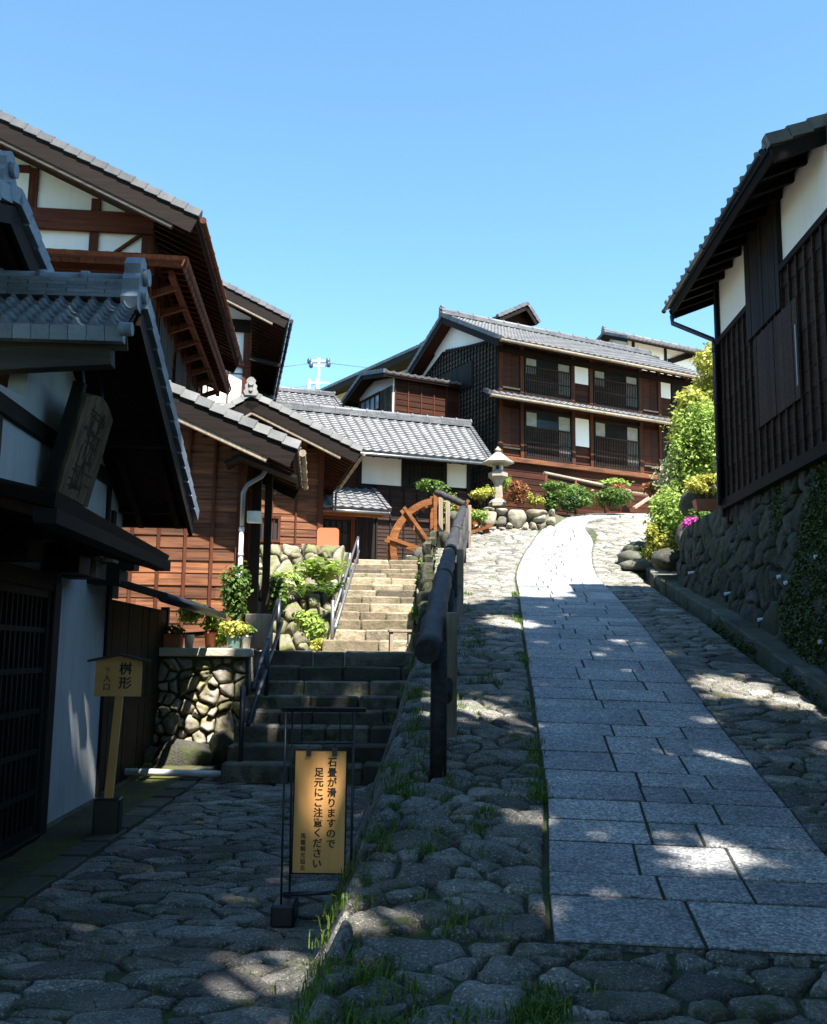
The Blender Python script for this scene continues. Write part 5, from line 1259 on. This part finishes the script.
# ---- ramp rail and boards in front of the two-storey house
rr=thing('ramp_rail','dark board ramp with a grey sloping pole rail in front of the two-storey house','rail',None,loc=(4.3,29.,5.9)); O=Vector((4.3,29.,5.9))
a=P3(544,473,28.8);b=P3(630,491,30.8); mb=MB(); mb.tube([tuple(a-O),tuple(b-O)],.055,10); mb.build('rail',M['greypost'],rr)
mb=MB(); mb.hexa([tuple(v-O) for v in (a+V(.05,.05,-1.0),b+V(0,.05,-.7),b+V(0,.09,-.7),a+V(.05,.09,-1.0),a+V(.05,.05,-.06),b+V(0,.05,-.06),b+V(0,.09,-.06),a+V(.05,.09,-.06))]); mb.build('side_boards',M['planks_dark'],rr)
for t in (.02,.35,.7): p=a.lerp(b,t); mb=MB(); mb.tube([tuple(p-O),tuple(Vector((p.x,p.y,5.6))-O)],.05,8); mb.build('post',M['post'],rr)
mb=MB(); mb.beam(tuple(P3(627,492,30.4)-O),tuple(P3(648,494.5,30.6)-O),.2,.05); mb.build('step_board',M['greypost'],rr)
mb=MB(); mb.beam(tuple(P3(634,508,30.)-O),tuple(P3(668,485,31.2)-O),.1,.08); mb.build('sloping_plank',M['greypost'],rr)
# ================================================================ ROCKS AND PLANTS
rnd=random.Random(101)
ROCKL={}
def rocks(lst,mat,label,cat='rock',group=None):
    for i,(px_,py_,Y,r_) in enumerate(lst):
        p=P3(px_,py_,Y); mb=MB(); rock(mb,(0,0,0),r_,rnd,n=16); o=mb.build('rock',mat); o.location=p
        solo(o,label if isinstance(label,str) else label[i],cat,group)
# rock bed of the lantern garden
lg=stonewall('rock_bed','low sunlit bed of big rocks under the stone lantern','rock bed',.4,3.1,0,.75,.5,lambda x,t:True,
   lambda x,t,h:(x+.75,25.3+t*.35-h+.12*(x-1.2),zr(25.2)-.05+t*.95+h*.2),M['gardenrock'],71,bulge=.16,asp=1.0,det=1,gap=.02,base=(2.4,25.5,4.8))
mb=MB(); mb.hexa([(-1.3,.05,-.3),(1.5,.4,-.3),(2.2,2.6,-.3),(-1.3,2.4,-.3),(-1.3,.4,.62),(1.5,.75,.62),(2.2,2.6,.75),(-1.3,2.4,.75)]); mb.build('soil_core',M['earth'],lg)
rocks([(411,561,23.6,(.22,.25,.12)),(421,556,24.,(.22,.3,.20)),(441,553,24.3,(.2,.35,.22)),(449,545,22.6,(.22,.3,.3)),(431,560,23.2,(.3,.3,.25)),(455,520,23.9,(.25,.3,.2))],M['wallstone'],
  ['rock nearest the top right corner of the upper steps','dark mossy rock hiding the lower right part of the water wheel','broad rock at the upper right of the water wheel','small rock just left of the log handrail, below the wheel','rock in the weeds right of the topmost stone step','flat rock beside the far end of the log handrail'],group='rocks right of the water wheel')
rocks([(707,505,17.8,(.42,.4,.36)),(690,536,17.,(.25,.3,.25)),(668,560,17.2,(.3,.3,.2))],M['wallstone'],
  ['large brown rock on the bank beside the storehouse downpipe','mossy rock below the large brown rock on the right bank','low rock at the foot of the right bank beside the gutter'],group='rocks on the right bank')
mb=MB(); 
for (px_,py_,Y) in ((628,545,20.4),(631,533,21.6),(641,525,22.6),(640,557,19.2),(652,556,19.4)):
    p=P3(px_,py_,Y); rock(mb,(p.x-4.7,p.y-20.5,zr(Y)+.06-3.6),(.22,.5,.16) if px_<640 else (.4,.2,.14),rnd,n=14)
solo(mb.build('edging_stones',M['kerb']),'bent row of stones edging the gutter where the road meets the green bank','kerb'); bpy.data.objects['edging_stones'].location=(4.7,20.5,3.6)
def bush(label,cat,px_,py_,Y,r_,n,sz,mat,name='shrub',group=None,stem=True,extra=None,seed=None,drop=.0):
    """a bush whose foliage centre shows at (px,py) at depth Y"""
    c=P3(px_,py_,Y); rd=random.Random(seed or int(px_*7+py_)); base=Vector((c.x,c.y,c.z-r_[2]*.95-drop))
    rt=thing(name,label,cat,None,loc=tuple(base),group=group); cc=c-base
    mb=MB(); k=max(1,int(r_[0]*r_[2]/.016)); k=min(k,26)
    for i in range(k):
        a=rd.uniform(0,6.28); q_=rd.uniform(0,.72) if k>1 else 0
        o=Vector((math.cos(a)*r_[0]*q_,math.sin(a)*r_[1]*q_,rd.uniform(-.6,.6)*r_[2]*(1-.5*q_))) 
        s_=rd.uniform(.28,.55) if k>3 else .8
        clump(mb,tuple(cc+o),(r_[0]*s_*1.15,r_[1]*s_*1.15,r_[2]*s_*1.2),int(n*1.8)//k,sz,rd)
    mb.build('foliage',mat,rt)
    mb=MB(); 
    for i in range(5):
        a=rd.uniform(0,6.28); q_=rd.uniform(.2,.6); t=cc+Vector((math.cos(a)*r_[0]*q_,math.sin(a)*r_[1]*q_,r_[2]*.3)); m_=t*.5+Vector((rd.uniform(-.05,.05),0,.05)); w_=min(.02,r_[0]*.06)
        mb.tube([(0,0,-.05),tuple(m_),tuple(t)],[w_,w_*.8,w_*.4],6)
    mb.build('stems',M['bark'],rt)
    return rt,cc
GB='round shrubs in front of the two-storey house'
bush('largest dark glossy clipped shrub in front of the two-storey house','shrub',574,496,28.6,(.72,.6,.38),1800,.055,M['leaf'],group=GB)
bush('low dark shrub tucked under the left side of the largest clipped shrub','shrub',566,502,28.,(.35,.35,.26),600,.05,M['leafdark'],group=GB)
bush('mid green dome-shaped shrub right of the largest clipped shrub','shrub',609,498,28.9,(.58,.5,.33),1500,.045,M['leaf'],group=GB)
bush('russet and green leggy plant at the right end of the clipped shrubs','shrub',622,492,29.6,(.4,.3,.45),260,.05,M['leafred'],group=GB)
bush('wispy pale grass clump left of the largest clipped shrub','shrub',551,497,28.4,(.28,.3,.5),420,.06,M['leaf'],group=GB)
bush('leafy vine tips hanging over the grey ramp rail','shrub',612,484,30.2,(.4,.2,.13),300,.06,M['leafbright'])
GL='shrubs around the stone lantern'
bush('yellow-green azalea left of the stone lantern','shrub',481,494,25.4,(.42,.35,.24),1000,.04,M['leafyellow'],group=GL)
bush('russet azalea right of the stone lantern','shrub',518,492,25.7,(.36,.35,.36),900,.04,M['leafred'],group=GL)
bush('lime green azalea at the right end of the lantern rocks','shrub',535,497,25.8,(.27,.25,.24),700,.035,M['leafyellow'],group=GL)
bush('small upright bright plant directly behind the stone lantern pillar','shrub',506,483,26.5,(.16,.2,.22),220,.04,M['leafbright'],group=GL)
bush('low clipped dark hedge behind the lime green azalea','shrub',553,487,27.6,(.42,.3,.1),500,.04,M['leaf'],group=GL)
bush('dense green vine crowning the corner of the mill house behind the wheel','plant',432,486,26.3,(.38,.25,.16),600,.05,M['leaf'],name='vine')
bush('pale weeds sprouting between the lantern rocks and the road','plant',478,515,24.6,(.3,.2,.15),320,.04,M['leafbright'],name='weeds')
GW='weeds around the rocks by the wheel'
for i,(px_,py_,Y,r_,n_,mt,lb) in enumerate([(436,549,23.2,(.18,.2,.13),200,'leafbright','tuft of bright leaves on the rocks at the lower right of the water wheel'),(425,560,22.6,(.2,.2,.2),260,'leafbright','bright weeds right of the topmost stone steps'),(452,508,24.6,(.22,.2,.28),260,'leafbright','weeds between the short rail posts beside the wheel'),(450,524,24.,(.2,.2,.13),160,'leafyellow','yellowish weeds overhanging the water wheel'),(420,580,20.5,(.12,.2,.2),200,'leaf','green creeper on the rubble edge halfway up the upper steps'),(416,610,16.5,(.1,.2,.16),160,'leaf','green creeper on the rubble edge low on the upper steps')]): bush(lb,'weeds',px_,py_,Y,r_,n_,.04,M[mt],name='weeds',group=GW)
# rockery plants
bush('round bright yellow-green bush at the foot of the rockery beside the metal handrail','shrub',312,622,15.0,(.30,.28,.27),1500,.038,M['leafbright'])
bush('small yellow tuft below the round bright bush','plant',320,643,14.6,(.13,.12,.11),260,.035,M['leafyellow'],name='plant')
bush('pale flowering plant between the porch posts and the rockery stones','plant',284,585,17.2,(.32,.25,.2),500,.045,M['leafpale'],name='plant')
bush('bright leafy plant under the cream foundation wall','plant',291,577,18.2,(.28,.25,.15),400,.045,M['leafbright'],name='plant')
bush('green leaves behind the dark porch posts','plant',276,598,16.8,(.16,.2,.3),300,.05,M['leaf'],name='plant')
def fern(label,px_,py_,Y,n,L,mat,name='fern'):
    c=P3(px_,py_,Y); rt=thing(name,label,'fern',None,loc=tuple(c)); rd=random.Random(int(px_*3+py_)); mb=MB()
    for i in range(n):
        a=rd.uniform(0,6.28); l=L*rd.uniform(.7,1.1); prev=None; up0=rd.uniform(.9,1.7)
        for k in range(12):
            t=(k+.5)/12; r_=l*t*.8; z=l*(up0*t-1.15*up0*t*t*.62); p=Vector((math.cos(a)*r_,math.sin(a)*r_,z*1.25)); w_=l*.2*math.sin(math.pi*min(1,t*.9+.12)); s_=Vector((-math.sin(a),math.cos(a),rd.uniform(-.5,.3))); d=Vector((math.cos(a),math.sin(a),.5))*l*.05
            for sg in (-1,1): mb.face([mb.a(p-d*.6),mb.a(p+s_*sg*w_+d*.8),mb.a(p+d*1.1)],min(1,max(0,rd.gauss(.55,.2))))
    mb.build('fronds',mat,rt); mb=MB(); mb.lathe([(.02,-.06),(.05,-.02),(.03,.03)],(0,0,0),8); mb.build('crown',M['bark'],rt)
fern('large bright fern arching over the top of the rockery, left of the metal handrail',322,588,17.4,46,.72,M['leafbright'])
fern('smaller fern among the rockery stones below the large fern',330,600,16.6,22,.42,M['leaf'])
fern('fern tuft on the rockery right above the round bright bush',303,600,16.6,18,.38,M['leaf'])
# pots on the terrace edge
def pot(label,px0,px1,py0,py1,Y,mat,rect=True,cat='planter',plant=None):
    a=P3(px0,py1,Y);b=P3(px1,py0,Y); x0,x1=a.x,b.x; zb=1.62; hh=b.z-a.z; rt=thing('planter' if rect else 'flower_pot',label,cat,None,loc=((x0+x1)/2,Y,zb),group='pots on the terrace edge')
    w_=(x1-x0)/2; mb=MB()
    if rect:
        d=.10; mb.hexa([(-w_*.88,-d*.85,0),(w_*.88,-d*.85,0),(w_*.88,d*.85,0),(-w_*.88,d*.85,0),(-w_,-d,hh),(w_,-d,hh),(w_,d,hh),(-w_,d,hh)])
    else: mb.lathe([(w_*.7,0),(w_*.95,hh*.85),(w_*1.05,hh*.86),(w_*1.05,hh),(w_*.9,hh)],(0,0,0),18)
    mb.build('pot',mat,rt)
    mb=MB(); 
    if rect: mb.box(-w_-.008,w_+.008,-.108,.108,hh-.025,hh+.002); mb.build('rim',mat,rt)
    mb=MB(); mb.box(-w_*.8,w_*.8,-.07,.07,hh+.003,hh+.012); mb.build('soil',M['soil'],rt)
    if plant:
        rd=random.Random(int(px0)); mb=MB(); n,sz,mt,rx,rz,dz=plant; clump(mb,(0,0,hh+dz),(rx,rx*.8,rz),n,sz,rd); mb.build('foliage',M[mt],rt)
pot('long brown planter at the left end of the terrace edge',164,183,627,640,12.75,M['terracotta'],plant=(120,.035,'leaf',.14,.08,.05))
pot('white glazed pot between the two brown pots',184,195,627,640,12.8,M['whitepot'],False,cat='flower pot',plant=(420,.035,'leafbright',.17,.15,.3))
pot('round brown pot right of the white pot',204,217,625,641,12.8,M['terracotta'],False,cat='flower pot',plant=(200,.04,'leafbright',.12,.10,.12))
pot('green plastic planter with yellow-green herbs in front of the downpipe',228,241,631,643,12.7,M['greenpot'],plant=(420,.03,'leafyellow',.22,.10,.10))
pot('pale pot with trailing leaves right of the green planter',241,252,630,643,12.75,M['whitepot'],False,cat='flower pot',plant=(160,.035,'leafbright',.12,.07,.06))
bush('leafy potted climber growing up beside the grey downpipe','plant',236,597,13.2,(.17,.14,.33),520,.042,M['leaf'],name='climbing_plant')
bush('yellow-green leafy herbs spilling between the brown pot and the green planter','plant',222,630,12.9,(.12,.12,.16),300,.04,M['leafbright'],name='plant')
if 0: bush('tip of the climber with a pale pink flower','plant',237,566,13.4,(.05,.05,.10),40,.04,M['leafpale'],name='plant')
mb=MB(); a=P3(245,641,12.95);b=P3(270,614,12.95); mb.box(a.x,b.x,12.9,13.3,1.62,b.z,b=.01); solo(at_base(mb.build('wooden_crate',M['greypost']),((a.x+b.x)/2,13.1,1.62)),'grey weathered wooden box on the landing between the downpipe and the handrail','box')
# right bank greenery
GR='greenery on the right bank'
bush('tall pale yellow-green bush in front of the storehouse downpipe, upper right bank','shrub',704,445,19.5,(.72,.7,1.05),5200,.045,M['leafbright'],group=GR)
bush('feathery pale plant left of the tall bush on the right bank','shrub',680,470,19.8,(.5,.4,.55),1500,.045,M['leafpale'],group=GR)
bush('bright low ground shrub hanging down the left face of the right bank','shrub',672,520,18.7,(.45,.5,.75),4200,.04,M['leafbright'],group=GR)
bush('yellowish shrub along the foot of the right bank beside the gutter','shrub',660,542,18.5,(.34,.4,.42),1900,.04,M['leafyellow'],group=GR)
bush('lime leaves under the tall bush, beside the large brown rock','shrub',706,484,17.4,(.4,.4,.25),1100,.04,M['leafyellow'],group=GR)
bush('light green plant at the top left of the right bank','shrub',672,500,20.5,(.35,.4,.4),900,.05,M['leafbright'],group=GR)
bush('bare orange-tipped twigs reaching left from the right bank','shrub',650,486,21.5,(.34,.3,.22),150,.05,M['leafred'],group=GR)
bush('bright green tufts where the bank meets the gutter bend','shrub',655,553,19.6,(.32,.4,.12),500,.04,M['leafbright'],group=GR)
bush('magenta flowers at the top of the stone wall','flowers',691,526,16.6,(.15,.16,.16),260,.035,M['petal'],name='flowers')
bush('small green plant behind the magenta flowers','plant',700,516,16.9,(.2,.2,.14),240,.04,M['leaf'],name='plant')
mb=MB(); p=P3(711,505,15.6); mb.hexa([(-.25,-.09,-.09),(.25,-.09,-.09),(.25,.09,-.09),(-.25,.09,-.09),(-.28,-.11,.08),(.28,-.11,.08),(.28,.11,.08),(-.28,.11,.08)]); o=mb.build('planter',M['terracotta']); o.location=p; solo(o,'terracotta trough on top of the dark stone wall by the storehouse corner','planter')
def tree(name,label,base,crowns,mat,n,sz,tr=.12,group=None,cat='tree',seed=1,frac=1.):
    rt=thing(name,label,cat,None,loc=tuple(base),group=group); B=Vector(base); rd=random.Random(seed)
    mb=MB()
    for c_,r_ in crowns: clump(mb,tuple(Vector(c_)-B),r_,n,sz,rd)
    mb.build('crown',mat,rt)
    mb=MB(); top=sum((Vector(c_) for c_,_ in crowns),Vector())/len(crowns)-B; f=Vector((top.x*.35,top.y*.35,top.z*.6))
    mb.tube([(0,0,-.5),(0,0,.3),tuple(f*.5+V(.05,0,0)),tuple(f)],[tr*1.4,tr,tr*.85,tr*.7],12); mb.build('trunk',M['bark'],rt)
    mb=MB()
    for c_,r_ in crowns[:60]:
        e=Vector(c_)-B; s_=f*rd.uniform(.55,1.); m_=(s_+e)*.5+V(0,0,.1*e.length*.3); mb.tube([tuple(s_),tuple(m_),tuple(e)],[tr*.4,tr*.25,tr*.08],6)
    mb.build('limbs',M['bark'],rt)
cr=[]
rd=random.Random(5)
for _ in range(46):
    px_,py_=rd.uniform(680,724),rd.uniform(350,440)
    if px_<712-(py_-350)*.45: continue
    cr.append((tuple(P3(px_,py_,21.+rd.uniform(-.8,.8))),(.34,.34,.26)))
tree('maple_tree','yellow-green maple crown between the two-storey house and the storehouse downpipe',(6.6,21.2,4.9),cr,M['leafyellow'],300,.06,.07)
# ---- unseen tall trees, their crowns shaped to shade the near road
Sx,Sy=SUNV.x/SUNV.z,SUNV.y/SUNV.z
rd=random.Random(8); pts=[]
def shade_edge(x): return 11.0 if x<-2.1 else 13.2 if x<0 else 13.5+.62*x
gx=-5.0
while gx<6.3:
    gy=.0
    while gy<shade_edge(gx)-.15:
        x=gx+rd.uniform(-.2,.2);y=gy+rd.uniform(-.2,.2)
        edge=shade_edge(x)-y
        n_=noise.noise(Vector((x*.75,y*.75,2.3)))+.5*noise.noise(Vector((x*1.9,y*1.9,7.)))
        if not (n_>.31 and edge>.7):
            hgt=rd.uniform(10.5,15.5); zg=zc(y)+(0 if y<10.7 or x<-2.1 else (y-10.7)*.5) if x<xe(y)-.1 else zr(y)
            pts.append((x+Sx*hgt,y+Sy*hgt,zg+hgt))
        gy+=.42
    gx+=.42
TR=[((6.4,1.4,3.6),'tall broadleaf tree on the terrace right of the viewer, its crown shading the near road'),((5.4,-4.6,2.2),'tall broadleaf tree farther back behind the viewer on the right, with extra foliage added to block sky light'),((9.2,4.2,3.6),'tall broadleaf tree nearest the storehouse, out of the frame'),((-.8,-6.5,-.6),'tall broadleaf tree behind the viewer on the left, with extra foliage added to block sky light')]
gr=[[] for _ in TR]
for p in pts:
    i=min(range(4),key=lambda i:(TR[i][0][0]-p[0])**2+(TR[i][0][1]+1-p[1])**2)
    gr[i].append((p,(.36,.36,.3)))
for _ in range(620):  # extra foliage added behind the camera to block low sky light
    x=rd.uniform(-13,14);y=rd.uniform(-10,-4.5);z=rd.uniform(.5,15)
    low=(x+9)/20
    i=1 if x>2.5 else 3
    gr[i].append(((x,y,z),(.95,.8,.8)))
for i,(b_,lb) in enumerate(TR):
    if gr[i]: tree('tall_tree',lb,b_,gr[i],M['treeleaf'],70,.18,.24,group='tall trees shading the near road',seed=i+3)
# ---- grass between the stones, weeds: nobody could count it
mb=MB(); rd=random.Random(55)
def blades(x,y,z,n,L,sp):
    for _ in range(n):
        a=rd.uniform(0,6.28);l=L*rd.uniform(.5,1.2);bx_=x+rd.gauss(0,sp);by_=y+rd.gauss(0,sp); w_=.0035; dx,dy=math.cos(a),math.sin(a); b_=rd.uniform(.2,.8); tn=rd.random()
        p0=Vector((bx_-dy*w_,by_+dx*w_,z));p1=Vector((bx_+dy*w_,by_-dx*w_,z)); m0=Vector((bx_+dx*l*b_*.35-dy*w_*.8,by_+dy*l*b_*.35+dx*w_*.8,z+l*.6));m1=m0+Vector((dy*w_*1.6,-dx*w_*1.6,0)); e=Vector((bx_+dx*l*b_,by_+dy*l*b_,z+l*rd.uniform(.6,.95)))
        i=[mb.a(v) for v in (p0,p1,m1,m0,e)]; mb.face([i[0],i[1],i[2],i[3]],tn);mb.face([i[3],i[2],i[4]],tn)
for _ in range(900):
    y=3.4+rd.random()**1.5*12; a=xe(y); 
    x=a+abs(rd.gauss(0,.42))-.15 if rd.random()<.75 else pl(y)-.03-abs(rd.gauss(0,.03))
    if y>4.1 and x>pl(y)-.02: continue
    if noise.noise(Vector((x*2.2,y*1.3,9)))<-.02: continue
    blades(x,y,H(x,y)-.01,rd.randint(8,26),.085,.035)
for _ in range(160):
    y=rd.uniform(7.,24); x=pl(y)+1.5+rd.uniform(.05,1.3)
    if x<xg(y)-.1 and noise.noise(Vector((x*2.,y*1.,19)))>.12: blades(x,y,H(x,y)-.01,rd.randint(5,12),.04,.03)
for _ in range(50): 
    x=rd.uniform(-2.2,-.6);y=rd.uniform(4,10.5); blades(x,y,zc(y)-.01,rd.randint(4,9),.025,.025)
for _ in range(200):
    y=rd.uniform(10.6,23);blades(xe(y)+rd.uniform(0,.25),y,zr(y)-.01,rd.randint(6,14),.09,.04)
o=mb.build('grass',M['grass']); o['kind']='stuff'; o['label']='thin green grass and weeds growing between the paving stones';o['category']='grass'

mb=MB(); rd=random.Random(91)
for _ in range(420):
    y=3.3+rd.random()**1.4*9; x=rd.uniform(-2.2,3.4)
    if x>xe(y): z=zr(y)+.03
    elif x<xe(y)-bw(y)-.05 and y<10.6: z=zc(y)+.02
    else: continue
    a=rd.uniform(0,6.28);s_=rd.uniform(.008,.02); u=Vector((math.cos(a),math.sin(a),rd.uniform(-.2,.2)))*s_; v=Vector((-math.sin(a),math.cos(a),rd.uniform(-.3,.3)))*s_*.5; c=Vector((x,y,z+.004))
    mb.face([mb.a(c-u),mb.a(c+v),mb.a(c+u),mb.a(c-v)],rd.random())
o=mb.build('fallen_leaves',M['leaffallen']); o['kind']='stuff'; o['label']='small dry leaves scattered over the paving';o['category']='leaves'
# ================================================================ CAMERA, LIGHT, SKY
cam=bpy.data.cameras.new('camera'); co=bpy.data.objects.new('camera',cam); COL.objects.link(co); scene.camera=co
cam.sensor_fit='HORIZONTAL'; cam.sensor_width=36; cam.lens=36*FPX/827; cam.clip_end=3000; cam.clip_start=.05
co.matrix_world=Matrix.Translation((0,0,CZ))@Matrix.Rotation(math.pi/2+PITCH,4,'X')@Matrix.Rotation(ROLL,4,'Z')
SUN=SUNV
sl=bpy.data.lights.new('sun','SUN'); sl.energy=5.0; sl.angle=R(.55); sl.color=(1,.95,.87)
so=bpy.data.objects.new('sun',sl); COL.objects.link(so); so.rotation_euler=SUN.to_track_quat('Z','Y').to_euler(); so.location=(10,-10,40)
w=bpy.data.worlds.new('World'); scene.world=w; w.use_nodes=True; nt=w.node_tree
sk=nt.nodes.new('ShaderNodeTexSky'); sk.sky_type='NISHITA'; sk.sun_disc=False
sk.sun_elevation=math.asin(SUN.z); sk.sun_rotation=math.atan2(SUN.x,SUN.y); sk.altitude=600; sk.air_density=1.0; sk.dust_density=.4; sk.ozone_density=1.6
mx=nt.nodes.new('ShaderNodeMix'); mx.data_type='RGBA'; mx.blend_type='MULTIPLY'; mx.inputs[0].default_value=1; mx.inputs[7].default_value=(.86,1.14,1.14,1)
nt.links.new(sk.outputs[0],mx.inputs[6]); nt.links.new(mx.outputs[2],nt.nodes['Background'].inputs[0]); nt.nodes['Background'].inputs[1].default_value=.087
scene.view_settings.view_transform='Standard'; scene.view_settings.look='None'; scene.view_settings.exposure=1.85; scene.view_settings.gamma=1
